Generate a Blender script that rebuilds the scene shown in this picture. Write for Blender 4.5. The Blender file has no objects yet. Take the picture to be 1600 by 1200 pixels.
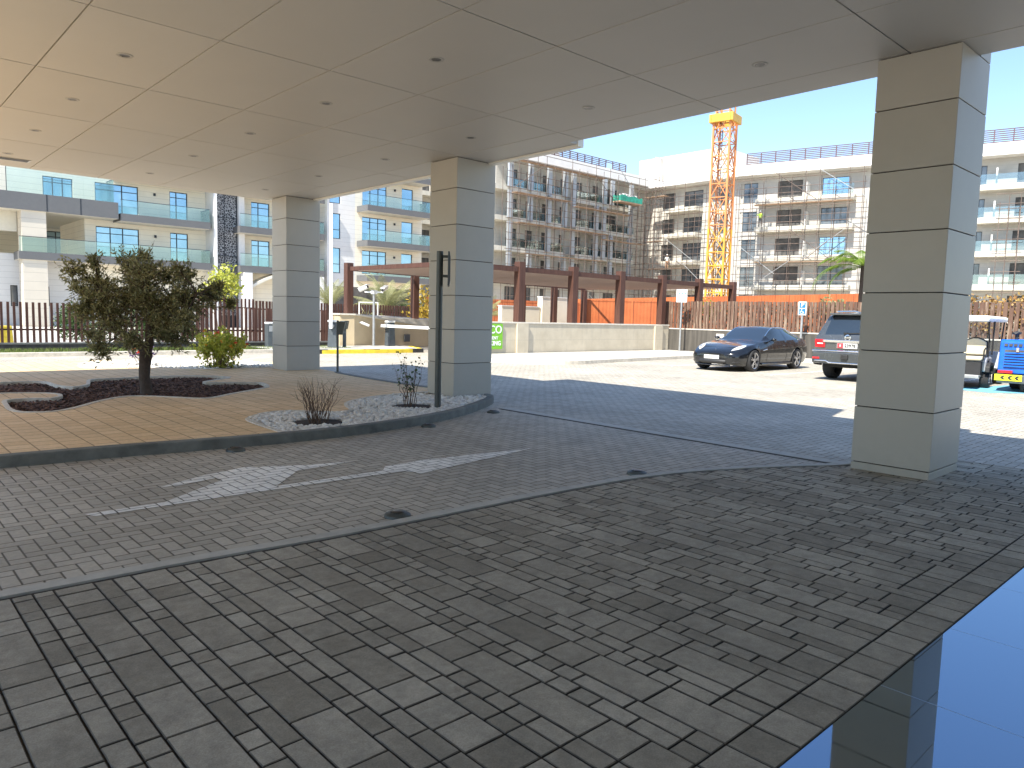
import bpy, bmesh, math, random
from mathutils import Vector, Matrix
random.seed(7)
SC = bpy.context.scene
COL = SC.collection
PI = math.pi
rad = math.radians
rnd = random.uniform

# ------------------------------------------------------------------ mesh builder
ICO = None
def ico():
    global ICO
    if ICO is None:
        bm = bmesh.new(); bmesh.ops.create_icosphere(bm, subdivisions=1, radius=1)
        bm.verts.index_update()
        ICO = ([v.co.copy() for v in bm.verts], [[v.index for v in f.verts] for f in bm.faces]); bm.free()
    return ICO

class MB:
    def __init__(s): s.v = []; s.f = []; s.m = []
    def add(s, vs, fs, mi=0):
        n = len(s.v); s.v += [tuple(v) for v in vs]
        for f in fs: s.f.append([i + n for i in f]); s.m.append(mi)
        return s
    def quad(s, a, b, c, d, mi=0): return s.add([a, b, c, d], [(0, 1, 2, 3)], mi)
    def box(s, x0, x1, y0, y1, z0, z1, mi=0):
        return s.add([(x0, y0, z0), (x1, y0, z0), (x1, y1, z0), (x0, y1, z0), (x0, y0, z1), (x1, y0, z1), (x1, y1, z1), (x0, y1, z1)],
                     [(0, 3, 2, 1), (4, 5, 6, 7), (0, 1, 5, 4), (1, 2, 6, 5), (2, 3, 7, 6), (3, 0, 4, 7)], mi)
    def obox(s, c, ax, ay, az, mi=0):
        c, ax, ay, az = map(Vector, (c, ax, ay, az))
        vs = [c + ax * i + ay * j + az * k for k in (-1, 1) for i, j in ((-1, -1), (1, -1), (1, 1), (-1, 1))]
        return s.add(vs, [(0, 3, 2, 1), (4, 5, 6, 7), (0, 1, 5, 4), (1, 2, 6, 5), (2, 3, 7, 6), (3, 0, 4, 7)], mi)
    def bar(s, p0, p1, w, h, mi=0):
        p0, p1 = Vector(p0), Vector(p1); d = p1 - p0; L = d.length; d.normalize()
        up = Vector((0, 0, 1)) if abs(d.z) < .95 else Vector((1, 0, 0))
        sd = d.cross(up).normalized(); up = sd.cross(d)
        return s.obox((p0 + p1) / 2, d * L / 2, sd * w / 2, up * h / 2, mi)
    def path(s, pts, rads, n=8, caps=True, mi=0):
        pts = [Vector(p) for p in pts]; N = len(pts)
        if not isinstance(rads, (list, tuple)): rads = [rads] * N
        vs = []; fs = []; ref = None
        for i, p in enumerate(pts):
            t = (pts[min(i + 1, N - 1)] - pts[max(i - 1, 0)]).normalized()
            if ref is None: ref = Vector((0, 0, 1)) if abs(t.z) < .9 else Vector((1, 0, 0))
            a = t.cross(ref).normalized(); b = a.cross(t); ref = b if abs(b.dot(t)) < .9 else ref
            for k in range(n):
                g = 2 * PI * k / n
                vs.append(p + (a * math.cos(g) + b * math.sin(g)) * rads[i])
        for i in range(N - 1):
            for k in range(n):
                k2 = (k + 1) % n
                fs.append((i * n + k, i * n + k2, (i + 1) * n + k2, (i + 1) * n + k))
        if caps: fs.append(tuple(range(n))); fs.append(tuple(range((N - 1) * n, N * n))[::-1])
        return s.add(vs, fs, mi)
    def tube(s, p0, p1, r0, r1=None, n=8, mi=0): return s.path([p0, p1], [r0, r0 if r1 is None else r1], n, True, mi)
    def prism(s, poly, z0, z1, mi=0):
        n = len(poly)
        zz0 = z0 if isinstance(z0, (list, tuple)) else [z0] * n
        zz1 = z1 if isinstance(z1, (list, tuple)) else [z1] * n
        vs = [(p[0], p[1], zz0[i]) for i, p in enumerate(poly)] + [(p[0], p[1], zz1[i]) for i, p in enumerate(poly)]
        fs = [tuple(range(n))[::-1], tuple(range(n, 2 * n))] + [(i, (i + 1) % n, n + (i + 1) % n, n + i) for i in range(n)]
        return s.add(vs, fs, mi)
    def prism_xz(s, poly, y0, y1, mi=0):
        n = len(poly)
        vs = [(p[0], y0, p[1]) for p in poly] + [(p[0], y1, p[1]) for p in poly]
        fs = [tuple(range(n)), tuple(range(n, 2 * n))[::-1]] + [((i + 1) % n, i, n + i, n + (i + 1) % n) for i in range(n)]
        return s.add(vs, fs, mi)
    def blob(s, c, rx, ry, rz, rot=0, jit=0, mi=0):
        V, F = ico(); cr, sr = math.cos(rot), math.sin(rot); vs = []
        for v in V:
            k = 1 + (rnd(-jit, jit) if jit else 0)
            x, y, z = v.x * rx * k, v.y * ry * k, v.z * rz * k
            vs.append((c[0] + x * cr - y * sr, c[1] + x * sr + y * cr, c[2] + z))
        return s.add(vs, F, mi)
    def lathe(s, prof, c, axis='z', n=20, mi=0):
        vs = []; fs = []; m = len(prof)
        for k in range(n):
            g = 2 * PI * k / n; ca, sa = math.cos(g), math.sin(g)
            for r, h in prof:
                q = {'z': (r * ca, r * sa, h), 'y': (r * ca, h, r * sa), 'x': (h, r * ca, r * sa)}[axis]
                vs.append((c[0] + q[0], c[1] + q[1], c[2] + q[2]))
        for k in range(n):
            for i in range(m - 1):
                k2 = (k + 1) % n
                fs.append((k * m + i, k2 * m + i, k2 * m + i + 1, k * m + i + 1))
        return s.add(vs, fs, mi)
    def ribbon(s, poly, w, z0, z1, closed=True, side=0, mi=0):
        """band of width w along a polyline; side 0 = centred, 1 = to the left"""
        n = len(poly); P = [Vector((p[0], p[1])) for p in poly]; A = []; B = []
        for i in range(n):
            p = P[i]; q0 = P[(i - 1) % n] if closed or i > 0 else None; q1 = P[(i + 1) % n] if closed or i < n - 1 else None
            d0 = (p - q0).normalized() if q0 is not None else (q1 - p).normalized()
            d1 = (q1 - p).normalized() if q1 is not None else d0
            n0, n1 = Vector((-d0.y, d0.x)), Vector((-d1.y, d1.x)); m = (n0 + n1)
            m = m.normalized() if m.length > 1e-6 else n0
            k = 1 / max(.5, m.dot(n0)); a0, a1 = (-w / 2, w / 2) if side == 0 else (0, w * side)
            A.append(p + m * k * a0); B.append(p + m * k * a1)
        for i in range(n if closed else n - 1):
            j = (i + 1) % n
            a, b, c, d = A[i], A[j], B[j], B[i]
            s.add([(a.x, a.y, z0), (b.x, b.y, z0), (c.x, c.y, z0), (d.x, d.y, z0), (a.x, a.y, z1), (b.x, b.y, z1), (c.x, c.y, z1), (d.x, d.y, z1)],
                  [(4, 5, 6, 7), (0, 1, 5, 4), (2, 3, 7, 6)] + ([] if closed or 0 < i < n - 2 else [(1, 2, 6, 5), (3, 0, 4, 7)]), mi)
        return s
    def build(s, name, mat, parent=None, smooth=False, bevel=0, loc=None):
        me = bpy.data.meshes.new(name); me.from_pydata(s.v, [], s.f)
        for m in (mat if isinstance(mat, (list, tuple)) else [mat]): me.materials.append(m)
        if any(s.m): me.polygons.foreach_set('material_index', s.m)
        me.validate(); me.update()
        o = bpy.data.objects.new(name, me); COL.objects.link(o)
        if parent is not None: o.parent = parent
        if loc: o.location = loc
        if smooth:
            me.polygons.foreach_set('use_smooth', [True] * len(me.polygons))
            if smooth != 2:
                md = o.modifiers.new('edges', 'EDGE_SPLIT'); md.split_angle = rad(38)
        if bevel:
            md = o.modifiers.new('bevel', 'BEVEL'); md.width = bevel; md.segments = 2; md.limit_method = 'ANGLE'; md.angle_limit = rad(40)
        return o

def recalc(o):
    bm = bmesh.new(); bm.from_mesh(o.data); bmesh.ops.recalc_face_normals(bm, faces=bm.faces); bm.to_mesh(o.data); bm.free(); return o

def sheet(name, outer, holes, z, mat):
    bm = bmesh.new(); es = []
    for loop in [outer] + holes:
        vs = [bm.verts.new((p[0], p[1], z)) for p in loop]
        es += [bm.edges.new((vs[i], vs[(i + 1) % len(vs)])) for i in range(len(vs))]
    bmesh.ops.triangle_fill(bm, edges=es, use_beauty=True, normal=(0, 0, 1))
    for f in bm.faces:
        f.normal_update()
        if f.normal.z < 0: f.normal_flip()
    me = bpy.data.meshes.new(name); bm.to_mesh(me); bm.free(); me.materials.append(mat)
    o = bpy.data.objects.new(name, me); COL.objects.link(o); return o

def smooth_poly(P, k=5, closed=True):
    n = len(P); out = []
    for i in range(n if closed else n - 1):
        g = lambda j: Vector(P[j % n] if closed else P[max(0, min(n - 1, j))])
        a, b, c, d = g(i - 1), g(i), g(i + 1), g(i + 2)
        for t in range(k):
            t /= k
            q = .5 * (2 * b + (c - a) * t + (2 * a - 5 * b + 4 * c - d) * t * t + (3 * b - a - 3 * c + d) * t ** 3)
            out.append(tuple(q))
    if not closed: out.append(tuple(P[-1]))
    return out

def inside(p, poly):
    x, y = p; c = False; j = len(poly) - 1
    for i in range(len(poly)):
        xi, yi = poly[i][:2]; xj, yj = poly[j][:2]
        if (yi > y) != (yj > y) and x < (xj - xi) * (y - yi) / (yj - yi) + xi: c = not c
        j = i
    return c

# ------------------------------------------------------------------ objects
def tag(o, label=None, cat=None, group=None, kind=None):
    if label: o['label'] = label
    if cat: o['category'] = cat
    if group: o['group'] = group
    if kind: o['kind'] = kind
    return o
def thing(name, label, cat, loc=(0, 0, 0), rz=0, group=None):
    o = bpy.data.objects.new(name, None); COL.objects.link(o); o.empty_display_size = .2
    o.location = loc; o.rotation_euler = (0, 0, rz)
    return tag(o, label, cat, group)
def struct(o): return tag(o, kind='structure')
def copy_one(o, parent=None, loc=None, rz=None):
    c = o.copy(); COL.objects.link(c)
    if parent is not None: c.parent = parent
    if loc is not None: c.location = loc
    if rz is not None: c.rotation_euler = (0, 0, rz)
    return c
def copy_tree(o, parent=None, loc=None, rz=None):
    c = copy_one(o, parent, loc, rz)
    for ch in list(o.children): copy_tree(ch, c)
    return c
def text(s, size, mat, parent, loc, rot, name='lettering', ext=.004, align='CENTER', bold=0):
    cu = bpy.data.curves.new('txt', 'FONT'); cu.body = s; cu.size = size; cu.extrude = ext; cu.align_x = align; cu.align_y = 'CENTER'; cu.resolution_u = 3
    cu.offset = bold
    t = bpy.data.objects.new('txt', cu); COL.objects.link(t)
    dg = bpy.context.evaluated_depsgraph_get(); me = bpy.data.meshes.new_from_object(t.evaluated_get(dg))
    bpy.data.objects.remove(t); bpy.data.curves.remove(cu)
    me.name = name; me.materials.clear(); me.materials.append(mat)
    o = bpy.data.objects.new(name, me); COL.objects.link(o); o.parent = parent; o.location = loc; o.rotation_euler = rot
    return o

# ------------------------------------------------------------------ materials
class NT:
    def __init__(s, name):
        s.m = bpy.data.materials.new(name); s.m.use_nodes = True; s.t = s.m.node_tree; s.t.nodes.clear()
        s.out = s.n('ShaderNodeOutputMaterial')
    def n(s, typ, **kw):
        nd = s.t.nodes.new(typ)
        for k, v in kw.items(): setattr(nd, k, v)
        return nd
    def put(s, sock, v):
        if isinstance(v, bpy.types.NodeSocket): s.t.links.new(v, sock)
        elif isinstance(v, (tuple, list)) and len(v) == 3 and sock.type == 'RGBA': sock.default_value = (*v, 1)
        else: sock.default_value = v
    def math(s, op, a, b=0, c=0):
        nd = s.n('ShaderNodeMath', operation=op)
        for i, v in enumerate((a, b, c)): s.put(nd.inputs[i], v)
        return nd.outputs[0]
    def mix(s, f, a, b, mode='MIX'):
        nd = s.n('ShaderNodeMix', data_type='RGBA', blend_type=mode)
        s.put(nd.inputs[0], f); s.put(nd.inputs[6], a); s.put(nd.inputs[7], b); return nd.outputs[2]
    def coord(s, k='Object'): return s.n('ShaderNodeTexCoord').outputs[k]
    def pos(s): return s.n('ShaderNodeNewGeometry').outputs['Position']
    def isl(s): return s.n('ShaderNodeNewGeometry').outputs['Random Per Island']
    def noise(s, vec, scale, det=4, rough=.55):
        nd = s.n('ShaderNodeTexNoise'); s.put(nd.inputs['Vector'], vec); nd.inputs['Scale'].default_value = scale
        nd.inputs['Detail'].default_value = det; nd.inputs['Roughness'].default_value = rough; return nd.outputs['Fac']
    def ramp(s, f, a, b, ca=0., cb=1.):
        nd = s.n('ShaderNodeMapRange'); nd.clamp = True
        for i, v in enumerate((f, a, b, ca, cb)): s.put(nd.inputs[i], v)
        return nd.outputs[0]
    def xyz(s, v):
        nd = s.n('ShaderNodeSeparateXYZ'); s.put(nd.inputs[0], v); return nd.outputs
    def bsdf(s, col, rough=.6, metal=0, spec=.5, bump=None, bs=.3, bd=.02, **kw):
        p = s.n('ShaderNodeBsdfPrincipled'); s.put(p.inputs['Base Color'], col); s.put(p.inputs['Roughness'], rough)
        s.put(p.inputs['Metallic'], metal); s.put(p.inputs['Specular IOR Level'], spec)
        for k, v in kw.items(): s.put(p.inputs[k.replace('_', ' ')], v)
        if bump is not None:
            b = s.n('ShaderNodeBump'); b.inputs['Strength'].default_value = bs; b.inputs['Distance'].default_value = bd
            s.put(b.inputs['Height'], bump); s.t.links.new(b.outputs[0], p.inputs['Normal'])
        s.t.links.new(p.outputs[0], s.out.inputs[0]); s.p = p; return s.m

def basic(name, col, rough=.6, metal=0, var=.12, scale=6, bump=0, spec=.5, **kw):
    t = NT(name); c = t.coord()
    f = t.noise(c, scale, 5, .6); g = t.noise(c, scale * .13, 3)
    k = t.math('ADD', t.ramp(f, .3, .7, 1 - var, 1 + var), t.ramp(g, .3, .7, -var * .6, var * .6))
    colr = t.mix(1, col, t.n('ShaderNodeCombineColor').outputs[0], 'MULTIPLY')
    cc = colr.node.inputs[7].links[0].from_node
    for i in range(3): t.put(cc.inputs[i], k)
    return t.bsdf(colr, t.ramp(f, .3, .7, rough - .06, rough + .06), metal, spec, f if bump else None, bump or .1, .01, **kw)
def gray(t, k):
    cc = t.n('ShaderNodeCombineColor')
    for i in range(3): t.put(cc.inputs[i], k)
    return cc.outputs[0]
def island_mat(name, c1, c2, rough=.7, noise_scale=30, bump=.3, var=.25, spec=.4, stain=0, **kw):
    t = NT(name); c = t.pos(); i = t.isl(); f = t.noise(c, noise_scale, 6, .65)
    col = t.mix(i, c1, c2); col = t.mix(1, col, gray(t, t.ramp(f, .25, .75, 1 - var, 1 + var)), 'MULTIPLY')
    if stain:
        fs = t.noise(c, 170, 3, .7); col = t.mix(1, col, gray(t, t.ramp(fs, .3, .7, .80, 1.2)), 'MULTIPLY'); ms = t.noise(c, 7, 7, .72); col = t.mix(1, col, gray(t, t.ramp(ms, .3, .7, .84, 1.16)), 'MULTIPLY')
        sc = t.noise(c, 5.5, 6, .75); col = t.mix(t.ramp(sc, .66, .8, 0, .35), col, (.55, .53, .48)); dk = t.noise(c, 3.1, 5, .7); col = t.mix(t.ramp(dk, .62, .78, 0, .45), col, (.09, .08, .065))
        g = t.noise(c, .9, 4, .6); col = t.mix(1, col, gray(t, t.ramp(g, .35, .7, 1 - stain, 1 + stain * .6)), 'MULTIPLY')
    return t.bsdf(col, rough, 0, spec, f, bump, .01, **kw)
def leaf_mat(name, c1, c2, trans=.35):
    t = NT(name); col = t.mix(t.isl(), c1, c2)
    d = t.n('ShaderNodeBsdfDiffuse'); t.put(d.inputs[0], col); tr = t.n('ShaderNodeBsdfTranslucent'); t.put(tr.inputs[0], col)
    g = t.n('ShaderNodeBsdfGlossy'); g.inputs['Roughness'].default_value = .45; t.put(g.inputs[0], (.5, .5, .5))
    m = t.n('ShaderNodeMixShader'); m.inputs[0].default_value = trans
    t.t.links.new(d.outputs[0], m.inputs[1]); t.t.links.new(tr.outputs[0], m.inputs[2])
    m2 = t.n('ShaderNodeMixShader'); m2.inputs[0].default_value = .06
    t.t.links.new(m.outputs[0], m2.inputs[1]); t.t.links.new(g.outputs[0], m2.inputs[2])
    t.t.links.new(m2.outputs[0], t.out.inputs[0]); return t.m
def siding(name, col, period=.4, line=.025, dark=.55, rough=.55, var=.05, off=0.):
    t = NT(name); o = t.coord(); z = t.xyz(o)[2]
    fr = t.math('FRACT', t.math('MULTIPLY_ADD', z, 1 / period, off)); ln = t.math('LESS_THAN', fr, line / period)
    f = t.noise(o, .7, 4, .6); c = t.mix(1, col, gray(t, t.ramp(f, .3, .7, 1 - var, 1 + var)), 'MULTIPLY')
    c = t.mix(ln, c, tuple(x * dark for x in col)); return t.bsdf(c, rough, 0, .3)

def herring(name, c1, c2, joint, w=.1, jw=.05, rough=.72, paint=None, wear=.5, var=.2):
    t = NT(name); P = t.xyz(t.pos())
    x = t.math('MULTIPLY', P[0], 1 / w); y = t.math('MULTIPLY', P[1], 1 / w)
    i = t.math('FLOOR', x); j = t.math('FLOOR', y); fx = t.math('SUBTRACT', x, i); fy = t.math('SUBTRACT', y, j)
    k = t.math('FLOORED_MODULO', t.math('SUBTRACT', i, j), 4)
    ge = lambda a, b: t.math('GREATER_THAN', a, b)
    k1 = t.math('COMPARE', k, 1, .1); k2 = t.math('COMPARE', k, 2, .1); k3 = t.math('COMPARE', k, 3, .1); k0 = t.math('COMPARE', k, 0, .1)
    big = lambda cond, d: t.math('ADD', d, t.math('MULTIPLY', cond, 9.))
    dl = big(k1, fx); dr = big(k0, t.math('SUBTRACT', 1., fx)); db = big(k2, fy); dt = big(k3, t.math('SUBTRACT', 1., fy))
    d = t.math('MINIMUM', t.math('MINIMUM', dl, dr), t.math('MINIMUM', db, dt))
    # brick id
    ix = t.math('SUBTRACT', i, k1); jy = t.math('SUBTRACT', j, k2)
    cv = t.n('ShaderNodeCombineXYZ'); t.put(cv.inputs[0], ix); t.put(cv.inputs[1], jy)
    wn = t.n('ShaderNodeTexWhiteNoise', noise_dimensions='2D'); t.put(wn.inputs['Vector'], cv.outputs[0]); rv = wn.outputs['Value']
    n1 = t.noise(t.pos(), 28, 6, .65); n2 = t.noise(t.pos(), .45, 4, .6); n3 = t.noise(t.pos(), 3, 4, .6)
    e = t.math('ADD', jw, t.math('MULTIPLY', t.math('SUBTRACT', n3, .5), .05))
    jm = t.ramp(d, t.math('SUBTRACT', e, .02), t.math('ADD', e, .035), 1., 0.)
    col = t.mix(rv, c1, c2)
    if paint:
        wr = t.ramp(t.math('ADD', n3, t.math('MULTIPLY', rv, .12)), .50, .66, 0., wear)
        col = t.mix(wr, paint, col)
    col = t.mix(1, col, gray(t, t.ramp(n1, .25, .75, 1 - var, 1 + var)), 'MULTIPLY')
    col = t.mix(1, col, gray(t, t.ramp(n2, .3, .7, .8, 1.15)), 'MULTIPLY')
    oil = t.math('MULTIPLY', t.ramp(t.noise(t.pos(), 1.7, 3, .5), .66, .74, 0, .3), 1.); col = t.mix(oil, col, tuple(x * .35 for x in c1))
    col = t.mix(jm, col, joint)
    hgt = t.math('ADD', t.math('MULTIPLY', t.math('SUBTRACT', 1., jm), 1.), t.math('ADD', t.math('MULTIPLY', rv, .25), t.math('MULTIPLY', n1, .25)))
    return t.bsdf(col, t.ramp(n1, .2, .8, rough - .1, rough + .1), 0, .4, hgt, .5, .006)
def brickmat(name, c1, c2, joint, bw, bh, mort, rough=.7, swap=False, bump=.4, var=.15):
    t = NT(name); P = t.xyz(t.pos()); cv = t.n('ShaderNodeCombineXYZ')
    t.put(cv.inputs[0], P[1] if swap else P[0]); t.put(cv.inputs[1], P[0] if swap else P[1])
    b = t.n('ShaderNodeTexBrick'); t.put(b.inputs['Vector'], cv.outputs[0]); b.offset = .5
    for nm, v in (('Color1', c1), ('Color2', c2), ('Mortar', joint)): t.put(b.inputs[nm], v)
    for nm, v in (('Scale', 1.), ('Mortar Size', mort), ('Mortar Smooth', .2), ('Bias', 0.), ('Brick Width', bw), ('Row Height', bh)): b.inputs[nm].default_value = v
    n1 = t.noise(t.pos(), 25, 6, .65); n2 = t.noise(t.pos(), .5, 4)
    col = t.mix(1, b.outputs[0], gray(t, t.math('MULTIPLY', t.ramp(n1, .25, .75, 1 - var, 1 + var), t.ramp(n2, .3, .7, .88, 1.1))), 'MULTIPLY')
    h = t.math('ADD', t.math('SUBTRACT', 1., b.outputs[1]), t.math('MULTIPLY', n1, .2))
    return t.bsdf(col, rough, 0, .4, h, bump, .006)
def thinglass(name, tint, refl=.12):
    t = NT(name); tr = t.n('ShaderNodeBsdfTransparent'); t.put(tr.inputs[0], tint); g = t.n('ShaderNodeBsdfGlossy'); g.inputs['Roughness'].default_value = .02
    t.put(g.inputs[0], (.9, .97, .95))
    fr = t.n('ShaderNodeFresnel'); fr.inputs[0].default_value = 1.5; m = t.n('ShaderNodeMixShader')
    t.put(m.inputs[0], t.math('ADD', t.math('MULTIPLY', fr.outputs[0], .8), refl * .4))
    t.t.links.new(tr.outputs[0], m.inputs[1]); t.t.links.new(g.outputs[0], m.inputs[2]); t.t.links.new(m.outputs[0], t.out.inputs[0]); return t.m
SUN, SKY, EXPO = 4.2, .118, 1.3
# ------------------------------------------------------------------ materials used
M = {}
M['herring'] = herring('grey herringbone paver', (.395, .36, .295), (.51, .468, .39), (.085, .073, .055), jw=.042, rough=.64)
M['herring_paint'] = herring('worn white road paint', (.395, .36, .295), (.49, .45, .375), (.09, .078, .06), jw=.042, paint=(.90, .885, .83), wear=.22)
M['tan'] = brickmat('sandstone coloured paver', (.70, .49, .265), (.78, .57, .33), (.36, .23, .12), .24, .24, .008, swap=True)
M['blue_paint'] = basic('light blue parking paint', (.16, .42, .55), .7, var=.2, scale=12)
M['paver'] = island_mat('cut concrete paver', (.29, .26, .205), (.44, .40, .325), .8, 22, .3, .17, spec=.2, stain=.2)
M['joint'] = basic('dark sandy joint', (.045, .038, .03), .9, var=.3, scale=40)
M['dirtyedge'] = basic('dirty paver arris', (.135, .12, .096), .9, var=.5, scale=16)
M['kerb_dark'] = basic('stained kerb concrete', (.15, .155, .14), .75, var=.35, scale=5, bump=.15)
M['kerb_pale'] = basic('pale concrete edging', (.60, .55, .46), .75, var=.18, scale=9, bump=.15)
M['band'] = basic('flush concrete band', (.46, .445, .395), .7, var=.15, scale=7, bump=.1)
M['walk'] = brickmat('pale walkway paver', (.50, .47, .42), (.55, .52, .47), (.30, .28, .25), .2, .1, .006)
M['sand'] = basic('pale sandy ground', (.42, .37, .30), .9, var=.18, scale=.6, bump=.3)
M['soil'] = basic('dark planting soil', (.035, .025, .02), .95, var=.4, scale=20, bump=.5)
M['bark'] = island_mat('bark chip', (.06, .032, .024), (.20, .115, .082), .85, 40, .4, .3)
M['pebble'] = island_mat('white pebble', (.58, .55, .49), (.86, .84, .78), .55, 30, .15, .12)
M['gravel_sheet'] = basic('white gravel base', (.6, .57, .51), .9, var=.35, scale=30, bump=.6)
M['grass'] = leaf_mat('lawn grass', (.10, .17, .03), (.22, .26, .06))
M['granite'] = None
t = NT('polished dark granite'); P = t.xyz(t.pos())
jx = t.math('FRACT', t.math('MULTIPLY', t.math('ADD', P[0], .37), 1 / .9)); jy = t.math('FRACT', t.math('MULTIPLY', t.math('SUBTRACT', 1.12, P[1]), 1 / .6))
jl = t.math('MAXIMUM', t.math('LESS_THAN', jx, .006), t.math('LESS_THAN', t.math('SUBTRACT', 1, jy), .009))
sp = t.noise(t.pos(), 180, 2); sm = t.noise(t.pos(), 2.2, 6, .7)
col = t.mix(t.ramp(sp, .5, .7), (.008, .010, .014), (.022, .026, .034)); col = t.mix(jl, col, (.10, .11, .12))
t.bsdf(col, t.math('ADD', t.math('MULTIPLY', jl, .4), t.ramp(sm, .5, .75, .015, .06)), 0, .5, IOR=4.8, Specular_Tint=(.62, .79, 1., 1)); M['granite'] = t.m

M['soffit'] = island_mat('warm grey soffit panel', (.50, .48, .44), (.535, .515, .475), .5, 1.5, 0, .02, .25)
M['seam'] = basic('dark panel seam', (.03, .028, .025), .9)
t = NT('beige column cladding'); o = t.coord(); n = t.noise(o, 2.5, 5, .6); oi = t.n('ShaderNodeObjectInfo').outputs['Random']; zc = t.xyz(t.pos())[2]
st = t.math('MULTIPLY', t.ramp(zc, .0, .5, .14, 0), t.ramp(t.noise(t.pos(), 9, 5, .7), .35, .7))
t.bsdf(t.mix(st, t.mix(1, (.46, .435, .38), gray(t, t.math('ADD', t.ramp(oi, 0, 1, .93, 1.03), t.ramp(n, .3, .7, -.025, .025))), 'MULTIPLY'), (.2, .17, .13)), .45, 0, .3); M['stone'] = t.m
M['fascia'] = basic('cream fascia', (.72, .68, .60), .5, var=.05)
M['edge_bounce'] = basic('edge trim with painted bounce light', (.86, .83, .74), .5, var=.03)  # white puts the ground bounce along the canopy edge into the colour
M['steel'] = basic('brushed steel trim', (.55, .55, .54), .35, .8, .08)
M['ring'] = basic('grey lamp ring', (.40, .385, .35), .5)
M['lens'] = basic('dark lamp recess', (.05, .045, .04), .3)
M['white_trim'] = basic('white trim', (.75, .74, .72), .5, var=.04)
M['darkmetal'] = basic('dark bronze grey metal', (.075, .085, .08), .45, .2, .15)
M['greymetal'] = basic('grey coated metal', (.085, .10, .11), .45, .2, .12)
M['galv'] = basic('galvanised steel', (.42, .43, .43), .45, .6, .12)
M['whitepaint'] = basic('white painted metal', (.78, .78, .76), .4, var=.05)
M['hotelwall'] = siding('hotel stone wall', (.60, .55, .46), .62)
M['hotelglass'] = basic('dark hotel glazing', (.03, .04, .045), .06, 0, .05, spec=.8)

# ------------------------------------------------------------------ ground
g = MB(); S = 700
g.quad((-S, -S, -.03), (S, -S, -.03), (S, S, -.03), (-S, S, -.03)); struct(g.build('ground', M['sand']))
g = MB(); g.quad((-12, -30, 0), (29.5, -30, 0), (29.5, 27.7, 0), (-12, 27.7, 0)); struct(g.build('driveway', M['herring']))

# forecourt of mixed size pavers, every paver a slab with its own chamfer
kb = [(-6., 4.60), (.57, 4.52), (2.52, 4.40), (4.09, 4.38), (5.1, 4.34), (5.71, 4.28), (6.4, 4.12), (7.0, 3.88), (7.6, 3.58), (8.04, 3.34), (8.6, 3.25), (9.6, 3.2)]
kbs = smooth_poly(kb, 4, False)
def kerb_y(x):
    for (a, b), (c, d) in zip(kbs, kbs[1:]):
        if a <= x <= c: return b + (d - b) * (x - a) / (c - a)
    return 4.6
g = MB(); pol = [(-6, 1.11)] + [(9.6, 1.11)] + [(p[0], p[1]) for p in reversed(kbs)]
struct(sheet('paving_bed', pol, [], .004, M['joint']))
pv = MB()
def slab(x0, x1, y0, y1):
    gp = .0036; ch = .0034; zt = .016 + rnd(-.0012, .0012); x0 += gp; x1 -= gp; y0 += gp; y1 -= gp
    if x1 - x0 < .015 or y1 - y0 < .015: return
    a, b = rnd(-.001, .001), rnd(-.001, .001)
    pv.add([(x0, y0, .003), (x1, y0, .003), (x1, y1, .003), (x0, y1, .003), (x0, y0, zt - ch), (x1, y0, zt - ch), (x1, y1, zt - ch), (x0, y1, zt - ch),
            (x0 + ch, y0 + ch, zt + a), (x1 - ch, y0 + ch, zt + b), (x1 - ch, y1 - ch, zt - a), (x0 + ch, y1 - ch, zt - b)],
           [(0, 1, 5, 4), (1, 2, 6, 5), (2, 3, 7, 6), (3, 0, 4, 7), (4, 5, 9, 8), (5, 6, 10, 9), (6, 7, 11, 10), (7, 4, 8, 11), (8, 9, 10, 11)])
    pv.m[-9:-1] = [1] * 4 + [2] * 4
def course(x0, w, lens, y0):
    y = y0; last = None
    while True:
        L = random.choice(lens); ye = kerb_y(x0 + w / 2) - .05
        if y >= ye - .02: break
        slab(x0, x0 + w, y, min(y + L, ye) if y + L < ye - .05 else ye); y = y + L if y + L < ye - .05 else ye
x = -3.0; wide = True
while x < 9.5:
    if wide: course(x, .19, [.19, .19, .38, .38, .38], 1.31); x += .19
    else:
        for q in range(2): course(x, .095, [.12, .12, .19, .19, .28], 1.31); x += .095
    wide = not wide
x = -3.0
while x < 9.5: slab(x, x + .19, 1.115, 1.31); x += .19
struct(pv.build('paving', [M['paver'], M['joint'], M['dirtyedge']]))
g = MB(); g.ribbon(kbs, .10, .0, .018, False, 1); struct(g.build('flush_kerb', M['band']))
g = MB(); g.box(-6, 9.6, -5, 1.113, -.02, .012); struct(g.build('granite_floor', M['granite']))
# drain channel across the lane
g = MB(); g.box(8.06, 8.12, 3.45, 9.0, -.02, .004); struct(g.build('drain_slot', M['joint']))
g = MB(); g.box(8.12, 8.30, 3.38, 9.1, -.02, .006); struct(g.build('drain_edge', M['band']))

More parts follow.
